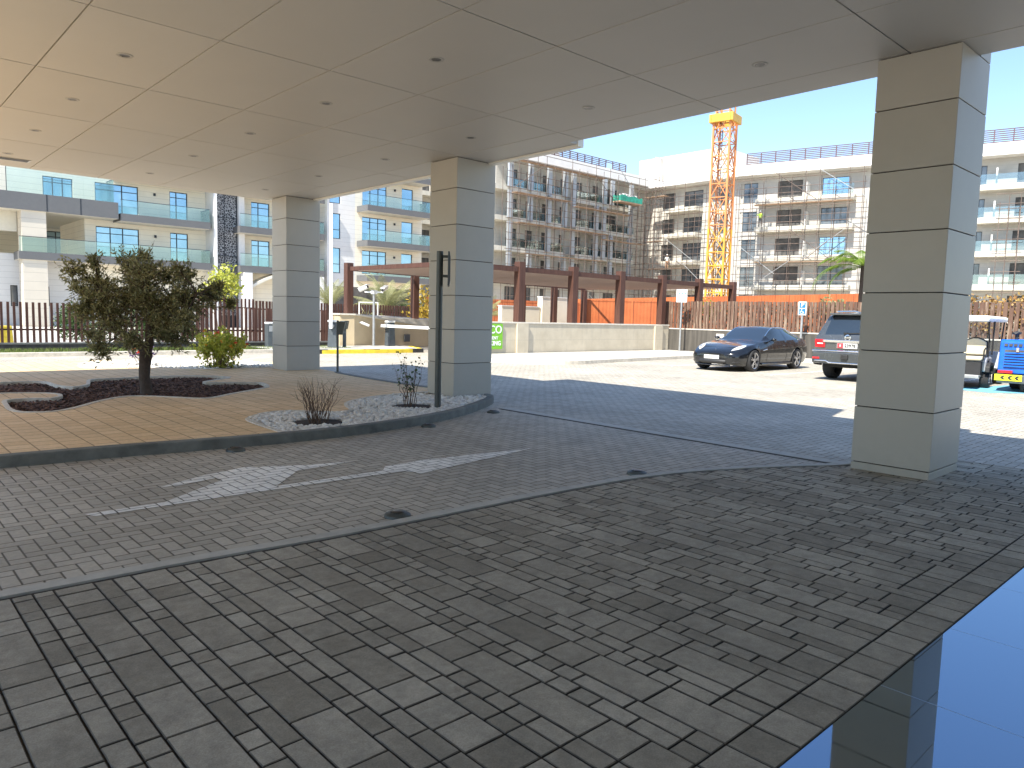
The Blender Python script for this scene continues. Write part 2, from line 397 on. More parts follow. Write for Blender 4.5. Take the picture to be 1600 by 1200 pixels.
# painted arrows and bay marks
A1 = [(1.30, 6.04), (1.35, 5.94), (2.34, 5.95), (3.70, 5.92), (4.05, 5.91), (4.12, 5.72), (4.84, 5.86), (5.56, 5.98), (6.0, 6.10), (5.6, 6.12), (5.2, 6.18), (4.52, 6.25), (4.02, 6.20), (3.9, 6.05), (2.80, 6.05), (3.24, 6.53),
      (3.95, 6.60), (3.43, 6.72), (2.89, 6.97), (2.46, 6.84), (2.01, 6.60), (1.74, 6.61), (2.17, 6.57), (2.50, 6.66), (2.52, 6.56), (2.31, 6.40), (1.87, 6.06)]
struct(sheet('road_marking', A1, [], .004, M['herring_paint']))
bl = [(20.3, 5.05), (20.5, 5.75), (21.4, 5.95), (22.6, 5.6), (24.2, 5.3), (24.4, 3.6), (23.0, 3.2), (21.2, 4.2)]
struct(sheet('blue_bay_marking', bl, [], .004, M['blue_paint']))
g = MB()
for yb in (6.6, 10.6, 14.4, 2.6): g.box(20.3, 26.6, yb, yb + .1, -.01, .005)
struct(g.build('bay_line_marking', M['herring_paint']))

# ------------------------------------------------------------------ island
IZ = .10
isl = smooth_poly([(-12, 8.25), (-4, 8.25), (1.1, 8.23), (3.3, 8.03), (4.1, 8.0), (5.0, 8.07), (6.0, 8.30), (6.95, 8.66), (7.9, 9.22), (8.5, 9.66), (8.78, 10.1), (8.72, 10.9), (8.62, 12.0), (8.62, 13.3), (8.7, 14.7), (8.82, 15.8), (9.0, 17.2), (9.0, 19.4), (8.5, 21.2), (7.0, 21.9), (3, 21.6), (-4, 21.4), (-12, 21.2)], 4)
bed = smooth_poly([(1.74, 12.45), (1.71, 11.97), (1.79, 11.57), (2.12, 11.43), (2.45, 11.73), (2.84, 12.28), (3.22, 12.70), (3.5, 12.80), (3.83, 12.54), (4.17, 12.08), (4.44, 11.98), (4.94, 12.39), (5.58, 12.87), (5.95, 13.2), (6.15, 13.9), (6.0, 14.15), (5.3, 14.54),
       (5.55, 14.9), (6.12, 15.45), (5.59, 16.12), (4.66, 16.22), (4.03, 16.14), (3.6, 16.0), (3.36, 15.1), (3.05, 14.72), (2.88, 15.2), (2.80, 16.0), (2.17, 16.12), (.6, 15.9), (.5, 14.5), (1.9, 14.17), (2.41, 13.94), (2.60, 13.66), (2.57, 13.3), (2.40, 13.1), (2.1, 13.2), (1.82, 13.1)], 3)
def offset_in(pts, w):
    out = []
    for i, p in enumerate(pts):
        a, b = pts[max(i - 1, 0)], pts[min(i + 1, len(pts) - 1)]; d = Vector((b[0] - a[0], b[1] - a[1])).normalized(); out.append((p[0] - d.y * w, p[1] + d.x * w))
    return out
kseg = [p for p in isl if p[0] > 3.84 and p[1] < 10.85 and p[1] > 7.9]
pb = smooth_poly([(3.86, 8.17), (3.87, 8.60), (3.91, 9.22), (4.02, 9.50), (4.42, 9.86), (4.80, 9.88), (5.07, 9.60), (5.33, 9.42), (5.58, 9.52), (5.79, 10.05), (6.08, 10.42), (6.71, 10.8), (7.37, 10.98), (8.1, 11.02), (8.52, 10.98)], 3, False)
npb = len(pb); pb = pb + offset_in(kseg, .125)[::-1]
gb = smooth_poly([(4.2, 19.4), (4.6, 20.9), (5.6, 21.35), (7.2, 21.45), (8.2, 20.6), (8.55, 19.2), (8.35, 17.95), (7.6, 17.72), (6.4, 17.75), (5.9, 18.3), (5.4, 18.75), (4.6, 18.85)], 3)
struct(sheet('island_paving', isl, [bed, pb, gb], IZ, M['tan']))
g = MB(); g.ribbon(isl[2:60], .13, -.02, .118, False, 1)
kb_o = g.build('island_kerb', M['kerb_dark'], bevel=.012); struct(kb_o)
for nm, pl in (('bed_edging', bed), ('pebble_edging', pb[:npb]), ('gravel_edging', gb)):
    g = MB(); g.ribbon(pl, .06, -.01, IZ + .012, nm != 'pebble_edging'); struct(g.build(nm, M['kerb_pale']))
for nm, pl, z, mt in (('bed_soil', bed, .03, 'soil'), ('pebble_base', pb, .055, 'gravel_sheet'), ('gravel_base', gb, .075, 'gravel_sheet')):
    struct(sheet(nm, pl, [], z, M[mt]))

def scatter(poly, n):
    xs = [p[0] for p in poly]; ys = [p[1] for p in poly]; out = []
    while len(out) < n:
        p = (rnd(min(xs), max(xs)), rnd(min(ys), max(ys)))
        if inside(p, poly): out.append(p)
    return out
soilholes = [(4.63, 8.76, .34), (6.66, 9.50, .33)]
ch = MB()
for p in scatter(bed, 6500):
    a = rnd(0, 6.28); l, w = rnd(.015, .05), rnd(.008, .02); tz = rnd(-.5, .5)
    ch.obox((p[0], p[1], .04 + rnd(0, .03)), (l * math.cos(a), l * math.sin(a), l * tz), (-w * math.sin(a), w * math.cos(a), rnd(-.3, .3) * w), (0, 0, .004))
tag(ch.build('bark_mulch', M['bark']), 'dark brown bark mulch filling the sunken bed under the olive tree', 'mulch', kind='stuff')
pe = MB()
for p in scatter(pb, 3300):
    if any(math.hypot(p[0] - c[0], p[1] - c[1]) < c[2] for c in soilholes) or (7.94 < p[0] < 8.9 and 10.12 < p[1] < 11.0): continue
    s = rnd(.022, .042); pe.blob((p[0], p[1], .075 + rnd(0, .025)), s * rnd(.9, 1.4), s, s * rnd(.6, .9), rnd(0, 3.1), .12)
tag(pe.build('white_pebbles', M['pebble'], smooth=2), 'white pebbles covering the pointed bed beside the middle column', 'pebbles', kind='stuff')
ge = MB()
for p in scatter(gb, 1700):
    s = rnd(.022, .045); ge.blob((p[0], p[1], .095 + rnd(0, .02)), s * rnd(.9, 1.3), s, s * .7, rnd(0, 3.1), .12)
tag(ge.build('white_gravel', M['pebble'], smooth=2), 'white gravel in the sunlit bed around the flowering shrub', 'gravel', kind='stuff')
g = MB()
for cx, cy, r in soilholes + [(7.0, 18.05, .42), (5.75, 19.6, .4)]:
    z = .085 if cy < 12 else .115
    g.add([(cx + r * math.cos(k * PI / 10) * rnd(.9, 1.05), cy + r * math.sin(k * PI / 10) * rnd(.9, 1.05), z) for k in range(20)], [tuple(range(20))])
struct(g.build('soil', M['soil']))

# far side: road edge kerb, grass, low wall footpath
g = MB(); g.box(-12, 15.2, 25.4, 27.6, -.02, .10); struct(g.build('verge', M['soil']))
g = MB(); g.box(-12, 15.2, 25.25, 25.4, -.02, .13); struct(g.build('verge_kerb', M['kerb_pale'], bevel=.012))
gr = MB()
for q in range(9000):
    x, y = rnd(-1, 15), rnd(25.45, 27.55); a = rnd(0, 6.28); h = rnd(.03, .10); w = .012
    gr.add([(x - w * math.cos(a), y - w * math.sin(a), .095), (x + w * math.cos(a), y + w * math.sin(a), .095), (x + rnd(-.03, .03), y + rnd(-.03, .03), .1 + h)], [(0, 1, 2)])
tag(gr.build('grass_verge', M['grass']), 'strip of patchy sunlit grass along the picket fence', 'grass', kind='stuff')

# raised walkway on the right in front of the ramp wall
wk = smooth_poly([(16.4, 20.75), (16.2, 19.6), (16.1, 18.2), (17.0, 16.75), (18.2, 16.35), (20, 16.5), (25.9, 17.0), (27.6, 16.7), (28.1, 15.6), (28.2, 12)], 4, False)
wkp = wk + [(28.2, -14), (29.4, -14), (29.4, 20.7)]
struct(sheet('walkway', wkp, [], .12, M['walk']))
g = MB(); g.ribbon(wk + [(28.2, 0), (28.2, -14)], .13, -.02, .124, False, 1); struct(g.build('walkway_kerb', M['kerb_pale'], bevel=.012))
# beyond the fence
g = MB(); g.quad((-30, 28.1, -.01), (29.2, 28.1, -.01), (29.2, 60, -.01), (-30, 60, -.01)); struct(g.build('courtyard', M['walk']))

# ------------------------------------------------------------------ canopy
CZ = 4.25
XJ = [-2.5, -1.835, -.62, .595, 1.81, 3.0, 4.22, 5.44, 6.65, 7.93, 8.50]
YJ = [-4.4, -1.93, .49, 2.91, 5.335, 7.71, 10.07, 12.46, 14.86, 17.26, 17.72]
can = thing('hotel_canopy', 'broad flat hotel canopy with warm grey panelled soffit overhead', 'canopy', (0, 0, CZ))
g = MB(); gap = .008
for a, b in zip(XJ, XJ[1:]):
    for c, d in zip(YJ, YJ[1:]): q = rnd(-.0012, .0012); g.box(a + gap, b - gap, c + gap, d - gap, q, .079)
g.build('soffit', M['soffit'], can)
g = MB(); g.box(-2.49, 8.49, -4.39, 17.71, .08, .12); g.box(-3.4, -2.51, -4.39, 5.9, .005, .12); g.build('seam_backing', M['seam'], can)
g = MB(); g.box(-2.5, 8.505, -4.4, 17.72, .121, .75); g.box(-3.4, -2.501, -4.4, 5.9, .121, .75); g.build('roof_slab', M['fascia'], can)
g = MB(); g.box(8.502, 8.665, 8.0, 17.72, .002, .78); g.build('edge_soffit', M['soffit'], can)
g = MB(); g.box(8.668, 8.80, 7.98, 17.74, -.03, .80); g.build('edge_upstand', M['edge_bounce'], can, bevel=.008)
g = MB(); g.box(-2.2, 8.45, 4.4, 11.3, .76, 2.4); g.build('shadow_roof_block', M['fascia'], can)  # unseen block, added and sized to cast the step in the driveway shadow
hw = thing('hotel_wall', 'stone clad hotel entrance wall behind the viewer', 'wall', (0, -4.5, 0))
g = MB(); g.box(-14, 9.0, -.4, 0, 0, 9); g.build('cladding', M['hotelwall'], hw)
g = MB(); g.box(-5, 6, .01, .06, .02, 3.4); g.build('entrance_glazing', M['hotelglass'], hw)

COLB = [('nearest, standing on the dark paving at the right', 2.44), ('middle, standing in the white pebble bed', 10.12), ('farthest, standing on the tan island beside the flowering shrub', 16.62)]
ZJ = [0, .095, .69, 1.285, 1.885, 2.50, 3.11, 3.73, 4.245]
cproto = None
for lab, y0 in COLB:
    full = 'square beige panel clad canopy column, ' + lab
    if cproto is None:
        cproto = thing('canopy_column', full, 'column', (7.965, y0, 0), group='columns holding up the canopy')
        g = MB(); g.box(.02, .855, .02, .75, 0, 5.0); g.build('core', M['seam'], cproto)
        g = MB(); g.box(.555, .875, 0, .77, 4.25, 5.02); g.build('cladding_panel', M['stone'], cproto)
        for a, b in zip(ZJ, ZJ[1:]):
            g = MB(); g.box(0, .875, 0, .77, a + .005, b - .005); g.build('cladding_panel', M['stone'], cproto, bevel=.004)
    else:
        c = copy_tree(cproto, loc=(7.965, y0, 0)); c['label'] = full

# ceiling lights
g = MB(); g.lathe([(.048, -.001), (.068, -.007), (.082, -.005), (.085, .002)], (0, 0, 0), 'z', 24)
dproto = tag(thing('downlight', 'x', 'ceiling light'), group='downlights recessed in the canopy soffit')
g.build('trim_ring', M['ring'], dproto, smooth=True)
g2 = MB(); g2.lathe([(0, .0), (.052, -.003)], (0, 0, 0), 'z', 24); g2.build('lens', M['lens'], dproto)
rows = ['row nearest the viewer', 'second row from the viewer', 'third row from the viewer', 'fourth row from the viewer', 'fifth row from the viewer', 'row farthest from the viewer']
cols_ = [(2.43, 'left line of lights'), (4.83, 'middle line of lights'), (7.27, 'line of lights beside the columns')]
first = True
for i, y in enumerate([4.14, 6.53, 8.92, 11.3, 13.73, 16.2]):
    for xx, cn in cols_:
        if (i == 0 and xx < 7): continue
        o = dproto if first else copy_tree(dproto); first = False
        o.location = (xx, y, CZ - .001)
        o['label'] = 'round recessed soffit downlight, ' + cn + ', ' + rows[i]
v = thing('air_vent', 'slotted air grille in the far left of the soffit', 'vent', (2.56, 16.75, CZ - .001))
g = MB(); g.box(-.3, .3, -.12, .12, -.012, .0); g.build('frame', M['steel'], v)
g = MB()
for k in range(5): g.box(-.27, .27, -.1 + k * .043, -.08 + k * .043, -.016, -.0125)
g.build('slats', M['lens'], v)

# small ground lights let into the lane edges
gl = thing('ground_light', 'x', 'ground light', group='black uplights set into the lane edges')
g = MB(); g.lathe([(.105, -.01), (.10, .02), (.075, .035), (.0, .04)], (0, 0, 0), 'z', 20); g.build('housing', M['darkmetal'], gl, smooth=True)
g = MB(); g.lathe([(.06, .040), (.055, .044), (0, .046)], (0, 0, 0), 'z', 16); g.build('lens', M['lens'], gl, smooth=True)
for k, (x, y, lb) in enumerate([(3.17, 7.86, 'black round ground light at the kerb by the tan paving'), (5.95, 8.10, 'black round ground light at the kerb below the white pebbles'), (7.68, 8.72, 'black round ground light by the kerb tip below the middle column'),
                  (3.1, 4.60, 'black ground light against the flush kerb, the nearer one'), (5.85, 4.44, 'black ground light against the flush kerb near the right column')]):
    o = gl if k == 0 else copy_tree(gl); o.location = (x, y, 0); o['label'] = lb
# ------------------------------------------------------------------ facades
M['cream'] = siding('cream facade board', (.83, .775, .65), .42, .022, .72)
M['whitewall'] = siding('white facade board', (.72, .71, .69), .42, .022, .75)
M['greyfascia'] = basic('grey balcony fascia', (.135, .135, .135), .5, var=.05)
M['soffitcream'] = basic('cream balcony soffit', (.70, .66, .56), .6, var=.04)
M['bglass'] = thinglass('green tinted balcony glass', (.90, .955, .93), .14)
M['siteglass'] = thinglass('clear site glass', (.86, .90, .90), .25)
M['frame'] = basic('dark window frame', (.025, .03, .038), .4, .2, .1)
t = NT('blue reflective window glass'); f = t.noise(t.pos(), .5, 3); t.bsdf(t.mix(t.ramp(f, .35, .65), (.30, .47, .60), (.42, .58, .70)), .06, .75, .6); M['blueglass'] = t.m
t = NT('dusty dark window glass'); f = t.noise(t.pos(), .7, 4); t.bsdf(t.mix(t.ramp(f, .35, .65), (.09, .10, .11), (.20, .21, .22)), .10, .3, .6); M['dkglass'] = t.m
M['opening'] = basic('painted shade in openings', (.11, .105, .10), .9, var=.5, scale=1.2)  # dark colour stands in for the shade inside openings
M['conc'] = siding('unfinished cladding', (.50, .475, .425), .40, .02, .75, .7, .16)
M['conc2'] = siding('pale unfinished cladding', (.44, .425, .395), .40, .02, .8, .6, .10)
M['balc'] = basic('cream balcony edge', (.58, .55, .47), .6, var=.12, scale=1.5)
M['parapet'] = basic('white parapet', (.74, .73, .70), .55, var=.06, scale=1)
M['louvre'] = basic('brown roof louvre', (.10, .055, .055), .5, var=.15)
M['coldmetal'] = basic('bare zinc panel', (.42, .45, .48), .4, .3, .15, 2)
M['scaf'] = basic('weathered scaffold tube', (.16, .12, .10), .6, .4, .35, 2)
M['plank'] = basic('scaffold plank', (.42, .29, .20), .85, var=.3, scale=3)
t = NT('perforated screen'); vv = t.n('ShaderNodeTexVoronoi', feature='DISTANCE_TO_EDGE'); t.put(vv.inputs['Vector'], t.coord()); vv.inputs['Scale'].default_value = 5.5
t.bsdf(t.mix(t.math('GREATER_THAN', vv.outputs['Distance'], .075), (.42, .42, .42), (.035, .035, .04)), .5); M['perf'] = t.m

def wall(name, th, x0, x1, z0, z1, ops, mat, y=0., rev=.18, back=None):
    """front face with openings (a, b, c, d) = x0, x1, z0, z1 and their reveals"""
    xs = sorted({x0, x1, *[o[0] for o in ops], *[o[1] for o in ops]}); zs = sorted({z0, z1, *[o[2] for o in ops], *[o[3] for o in ops]})
    g = MB()
    for a, b in zip(xs, xs[1:]):
        for c, d in zip(zs, zs[1:]):
            mx, mz = (a + b) / 2, (c + d) / 2
            if any(o[0] < mx < o[1] and o[2] < mz < o[3] for o in ops): continue
            g.quad((a, y, c), (b, y, c), (b, y, d), (a, y, d))
    for a, b, c, d in ops:
        g.quad((a, y, c), (a, y, d), (a, y + rev, d), (a, y + rev, c)); g.quad((b, y, d), (b, y, c), (b, y + rev, c), (b, y + rev, d))
        g.quad((a, y, c), (a, y + rev, c), (b, y + rev, c), (b, y, c)); g.quad((a, y, d), (b, y, d), (b, y + rev, d), (a, y + rev, d))
    if back:
        g.box(x0 + .02, x1 - .02, y + rev + .3, y + back - .02, z0, z1 - .02); g.quad((x0, y, z0), (x0, y, z1), (x0, y + back, z1), (x0, y + back, z0)); g.quad((x1, y, z1), (x1, y, z0), (x1, y + back, z0), (x1, y + back, z1))
        g.quad((x0, y, z1 + .001), (x1, y, z1 + .001), (x1, y + back, z1 + .001), (x0, y + back, z1 + .001))
    return g.build(name, mat, th)

def window(th, a, b, c, d, y, bars=(), hbars=(), glass='blueglass', fr=.06, name='window', frame='frame', half=0):
    """frame, mullions (fractions of the width) and transoms (fractions of the height) plus pane"""
    g = MB(); e = .002
    g.box(a + e, a + fr, y, y + .07, c + e, d - e); g.box(b - fr, b - e, y, y + .07, c + e, d - e)
    g.box(a + fr, b - fr, y, y + .07, c + e, c + fr); g.box(a + fr, b - fr, y, y + .07, d - fr, d - e)
    for q in bars:
        x = a + (b - a) * q; g.box(x - fr * .6, x + fr * .6, y + .003, y + .066, c + fr, d - fr)
    for q in hbars:
        z = c + (d - c) * q; g.box(a + fr, b - fr, y + .006, y + .062, z - fr * .45, z + fr * .45)
    w = g.build(name, M[frame], th)
    g = MB(); g.box(a + fr * .5, b - fr * .5, y + .03, y + .045, c + fr * .5, d - fr * .5); g.build('pane', M[glass], w)
    return w

def balcony(th, a, b, zb, zt, yf, yw, rail, glass=True, mat='greyfascia', lip=.0):
    g = MB(); g.box(a, b, yf, yw - .003, zb, zt); s = g.build('balcony_slab', [M[mat], M['soffitcream']], th)
    s.data.polygons[0].material_index = 1
    if glass:
        g = MB(); n = max(1, round((b - a) / 1.45)); w = (b - a - .1) / n
        for i in range(n): g.box(a + .05 + i * w + .006, a + .05 + (i + 1) * w - .006, yf + .06, yf + .075, zt, rail)
        g.box(b - .07, b - .055, yf + .08, yw - .01, zt, rail)
        q = g.build('glass_balustrade', M['bglass'], s)
        g = MB(); g.box(a + .04, b - .04, yf + .05, yf + .085, rail, rail + .035); g.box(b - .08, b - .04, yf + .086, yw - .01, rail, rail + .034)
        g.build('handrail', M['frame'], s)
    return s

def lamp(th, x, z, y):
    g = MB(); g.box(x - .07, x + .07, y - .14, y - .002, z - .1, z + .1); g.build('wall_lamp', M['frame'], th)

# --- finished apartment block on the left
L1 = thing('apartment_building', 'finished cream apartment block on the left with glass balconies and a dark perforated screen', 'building', (0, 62.5, 0))
ops = []; wl = []
for k, zt in enumerate([7.52, 10.77, 14.02]):
    zb = zt - 2.25
    for a, b, bars, hb in ((14.75, 17.76, (.33, .62), (.78,)), (20.08, 21.46, (.38,), (.8,)), (26.75, 28.4, (.4,), (.8,)), (30.0, 31.4, (.5,), (.8,))):
        ops.append((a, b, zb, zt)); wl.append((a, b, zb, zt, bars, hb))
ops += [(24.6, 32.2, 0, 3.95), (11.2, 11.75, 1.2, 2.9)]
wall('facade_wall', L1, 14.0, 23.0, -.2, 15.2, [o for o in ops if o[1] < 23 and o[0] > 14], M['cream'], back=8)
wall('facade_wall', L1, 25.62, 33.1, -.2, 15.2, [o for o in ops if o[0] > 25.7], M['cream'], back=8)
for a, b, c, d, bars, hb in wl: window(L1, a, b, c, d, .09, bars, hb)
for z in (7.1, 10.35): lamp(L1, 18.94, z, 0)
g = MB(); g.box(22.87, 23.12, -1.9, -.004, -.2, 15.2); g.box(25.3, 25.8, -.9, -.004, -.2, 15.2); g.build('white_pier', M['white_trim'], L1)
g = MB(); g.box(23.16, 24.16, -.6, -.5, 1, 15.2); g.box(24.22, 25.2, -.6, -.5, 1, 15.2); g.build('perforated_screen', M['perf'], L1)
g = MB(); g.box(24.162, 24.218, -.62, -.48, 1, 15.2); g.box(25.202, 25.28, -.62, -.48, 1, 15.2)
for z in (2.75, 5.95, 9.1, 12.3): g.box(23.16, 25.2, -.64, -.602, z - .03, z + .03)
g.box(23.1, 25.3, -.3, .5, 0, 15.1); g.build('screen_frame', M['frame'], L1)
for zb in (4.62, 7.87, 11.1):
    zt = zb + .55
    balcony(L1, 15.95 if zb > 5 else 9.5, 22.55, zb, zt, -2, 0, zt + 1.0)
    balcony(L1, 24.95, 32.66, zb, zt, -2, 0, zt + 1.0)
g = MB(); g.box(24.0, 33.0, .9, 1.2, 0, 4.4); g.build('ground_floor_shade', M['opening'], L1)  # backing panel coloured dark as the ground floor's shade
for a, b in ((25.2, 25.9), (31.9, 32.5)):
    g = MB(); g.box(a, b, -2.2, -1.6, 0, 4.6); g.build('entrance_pier', M['white_trim'], L1)
g = MB()
for k in range(10):
    a, b = k / 10, (k + 1) / 10; za, zb = 3.35 + 1.1 * math.sin(a * PI), 3.35 + 1.1 * math.sin(b * PI)
    g.add([(25.9 + 6 * a, -2.1, za), (25.9 + 6 * b, -2.1, zb), (25.9 + 6 * b, -2.1, zb + .25), (25.9 + 6 * a, -2.1, za + .25), (25.9 + 6 * a, -.5, za), (25.9 + 6 * b, -.5, zb), (25.9 + 6 * b, -.5, zb + .25), (25.9 + 6 * a, -.5, za + .25)],
          [(0, 1, 2, 3), (7, 6, 5, 4), (3, 2, 6, 7), (0, 4, 5, 1)])
g.build('arched_shade', M['soffitcream'], L1)
# recessed side and terrace
ro = [(12.6, 15.2, 5.4, 7.75), (12.9, 15.65, 9.9, 12.35)]
wall('recessed_wall', L1, -6, 16.5, -.2, 16, ro, M['cream'], y=10.5, back=4)
for o in ro: window(L1, *o, 10.6, (.28, .6), (.8,))
uo = [(11.4, 13.3, 9.2, 10.75)]
wall('upper_wall', L1, 3, 13.995, 9.17, 15.19, uo, M['cream'], back=4)
window(L1, *uo[0], .09, (.33, .66), (.75,))
wall('lower_wall', L1, 5, 13.995, -.2, 5.1, [(9.3, 9.75, 1.35, 2.85), (11.25, 11.7, 1.4, 2.85)], M['whitewall'], y=.5, back=4)
for a, b in ((9.3, 9.75), (11.25, 11.7)): window(L1, a, b, 1.35 if a < 10 else 1.4, 2.85, .6, (), (.12,), 'dkglass')
g = MB(); g.box(-6, 15.8, -2.05, 10.4, 7.98, 9.16); s = g.build('terrace_slab', [M['greyfascia'], M['soffitcream']], L1); s.data.polygons[0].material_index = 1
g = MB()
for x in (11.25, 13.34, 5.2, 8.0): g.box(x - .03, x + .03, -2.062, -2.052, 7.98, 9.16)
g.build('fascia_joint', M['frame'], s)
g = MB(); g.box(8.95, 15.55, -1.9, -1.88, 9.16, 10.83); g.box(15.53, 15.55, -1.87, 9.5, 9.16, 10.83); g.build('glass_balustrade', M['bglass'], s)
g = MB(); g.box(8.9, 15.56, -1.91, -1.87, 10.83, 10.87); g.box(15.52, 15.56, -1.868, 9.5, 10.83, 10.87); g.box(8.92, 8.96, -1.91, -1.87, 9.16, 10.83); g.build('handrail', M['frame'], s)
g = MB(); g.box(9.72, 11.2, -1.9, -.5, 0, 7.979); s = g.build('terrace_column', siding('column cladding board', (.64, .58, .48), .62, .03, .75), L1)
g = MB(); g.box(-6, 9.7, -.3, 0.2, 6.6, 7.978); g.build('terrace_beam', M['soffitcream'], L1)

# --- white stair block between
RB = thing('apartment_building', 'white and cream apartment block with blue windows seen between the left and middle columns', 'building', (0, 61.3, 0))
ops = []
for zt in (7.40, 10.52, 13.72): ops += [(33.57, 34.68, zt - 2.3, zt), (36.97, 39.66, zt - 2.2, zt), (41.40, 42.72, zt - 2.1, zt)]
ops.append((33.6, 43.5, 0, 3.95))
wall('facade_wall', RB, 33.15, 36.2, -.2, 17.5, [o for o in ops if o[0] < 36 and o[3] > 5], M['whitewall'], back=9)
wall('balcony_wall', RB, 36.203, 43.85, -.2, 17.49, [o for o in ops if o[0] > 36], M['cream'], back=9)
for a, b, c, d in ops[:-1]: window(RB, a, b, c, d, .08, (.33, .66) if b - a > 2 else (), (.8,) if b - a > 2 else ((.36,) if a < 36 else ()))
for z in (6.95, 10.16, 13.4): lamp(RB, 40.55, z, -.006)
for zb in (4.45, 7.66, 10.86, 14.1): balcony(RB, 36.40, 43.6, zb, zb + .55, -1.9, -.01, zb + 1.54)
g = MB(); g.box(33.18, 33.4, -.25, -.003, 0, 17.4); g.build('white_pier', M['white_trim'], RB)
g = MB(); g.box(34.0, 43.0, -.012, -.008, .1, 3.9); g.build('ground_floor_shade', M['opening'], RB)  # flat dark panel on the wall, painted as ground floor shade

# --- block under construction, left wing (faces the viewer)
CL = thing('unfinished_building', 'half clad apartment wing under construction behind the pergola, zinc columns along its front', 'building', (0, 60.6, 0))
ops = []
for zt in (4.8, 8.0, 11.2, 14.4, 17.6):
    for a, b, h in ((54.6, 56.2, 1.9), (57.5, 58.65, 1.8), (60.1, 60.9, 2.0), (64.9, 66.8, 2.15), (68.7, 69.75, 1.9), (71.3, 73.3, 1.9), (63.0, 63.5, 1.6)): ops.append((a, b, zt - h, zt))
wall('facade_wall', CL, 53.0, 79.35, 0, 18.5, ops, M['conc'], back=11, rev=.25)
for i, (a, b, c, d) in enumerate(ops):
    q = (i * 7) % 10
    window(CL, a, b, c, d, .14, (.5,) if b - a > 1.5 else (), (.5,) if q % 3 else (.55, .3), 'opening' if q < 6 else 'dkglass', .05, 'window', 'frame')
eo = [(2, 3.4, z - 2, z) for z in (8., 11.2, 14.4, 17.6)]
e = wall('end_wall', CL, -9, 0, 0, 18.5, [(-5.5, -4.0, z - 2, z) for z in (8., 11.2, 14.4, 17.6)], M['conc'])
e.rotation_euler = (0, 0, -PI / 2); e.location = (52.99, .005, 0)
for z in (8., 11.2, 14.4, 17.6):
    g = MB(); g.box(53.0, 53.05, 4.02, 5.48, z - 1.98, z - .02); g.build('window', M['opening'], CL)
for zt in (5.8, 9.0, 12.2, 15.4):
    for a, b in ((53.1, 62.3), (64.2, 75.2)):
        g = MB(); g.box(a, b, -1.6, -.004, zt - .5, zt); s = g.build('balcony_slab', M['balc'], CL)
        g = MB(); g.box(a + .1, b - .1, -1.5, -1.485, zt, zt + .95); g.build('glass_balustrade', M['siteglass'], s)
    g = MB(); g.box(50.6, 53.09, -1.6, 6, zt - .5, zt); g.build('end_balcony', M['balc'], CL)
random.seed(11)
for x in (56.5, 59.4, 62.0, 63.4, 67.5, 68.9, 70.3, 74.0, 53.5):
    zz = [(5.9, 8.4), (9.1, 11.6), (12.3, 14.9), (15.5, 18.2)]
    for a, b in zz:
        if rnd(0, 1) < .85: g = MB(); g.box(x - .28, x + .28, -1.95, -1.62, a - rnd(.2, .6), b); g.build('zinc_column', M['coldmetal'], CL)
rw_ = [(47.2, 48.4, z - 2, z) for z in (8., 11.2, 14.4, 17.6)] + [(50, 51.2, z - 2, z) for z in (8., 11.2, 14.4, 17.6)]
wall('rear_wall', CL, 44.5, 53.2, 0, 18.5, rw_, M['conc'], y=9.5, back=4)
for o in rw_: window(CL, *o, 9.6, (.5,), (), 'opening')
for zt in (5.8, 9.0, 12.2, 15.4):
    g = MB(); g.box(45, 52.5, 8.2, 9.49, zt - .5, zt); g.build('balcony_slab', M['balc'], CL)
g = MB(); g.box(52.5, 77.5, -1.7, 9, 18.51, 19.6); g.build('roof_parapet', M['parapet'], CL)
g = MB(); g.box(61.5, 64.3, 1.5, 5, 19.6, 21.0); g.build('roof_box', M['parapet'], CL)
def louvre(th, x0, x1, y, z0, z1, n, m, name='louvre_screen', skip=()):
    g = MB()
    for i in range(n + 1):
        x = x0 + (x1 - x0) * i / n; g.box(x - .05, x + .05, y, y + .1, z0, z1)
    for k in range(m):
        z = z0 + .12 + (z1 - z0 - .15) * k / (m - 1)
        for i in range(n):
            if i in skip and k < m * .75: continue
            a, b = x0 + (x1 - x0) * i / n, x0 + (x1 - x0) * (i + 1) / n
            g.box(a + .05, b - .05, y + .02, y + .08, z - .045, z + .045)
    return g.build(name, M['louvre'], th)
louvre(CL, 58.5, 75.6, .5, 19.6, 21.25, 13, 8, skip=(10,))

# --- right wing, two straight runs
CA = thing('unfinished_building', 'white topped corner wing under construction left of the tower crane, with small cream balconies', 'building', (79.4, 60.7, 0), -PI / 2)
ops = []
for zt in (4.8, 8.0, 11.2, 14.4, 17.65): ops += [(2.8, 4.7, zt - 2.3, zt), (6.05, 8.8, zt - 2.2, zt), (11.2, 12.4, zt - 2.2, zt)]
wall('facade_wall', CA, -1, 14.3, 0, 18.4, ops, M['conc'], back=9, rev=.25)
for i, o in enumerate(ops): window(CA, *o, .14, (.5,) if i % 3 != 2 else (), (.33, .66) if i % 2 else (.5,), 'dkglass' if i % 3 else 'opening', .05)
for zt in (5.75, 8.95, 12.35, 15.5):
    g = MB(); g.box(4.0, 8.9, -1.6, -.004, zt - .5, zt); g.build('balcony_slab', M['balc'], CA)
g = MB(); g.box(-1, 14.6, -1.75, 8, 18.3, 18.95); g.build('roof_edge', M['parapet'], CA)
M['roofbox'] = siding('white roof cladding', (.74, .73, .70), .45, .02, .85)
g = MB(); g.box(-.9, 11.6, -.4, 8, 18.951, 22.3); g.build('roof_storey', M['roofbox'], CA)
g = MB(); g.prism_xz([(1.7, 18.952), (3.2, 18.952), (2.85, 22.1), (2.05, 22.35)], -1.0, -.41); g.build('roof_fin', M['conc2'], CA)

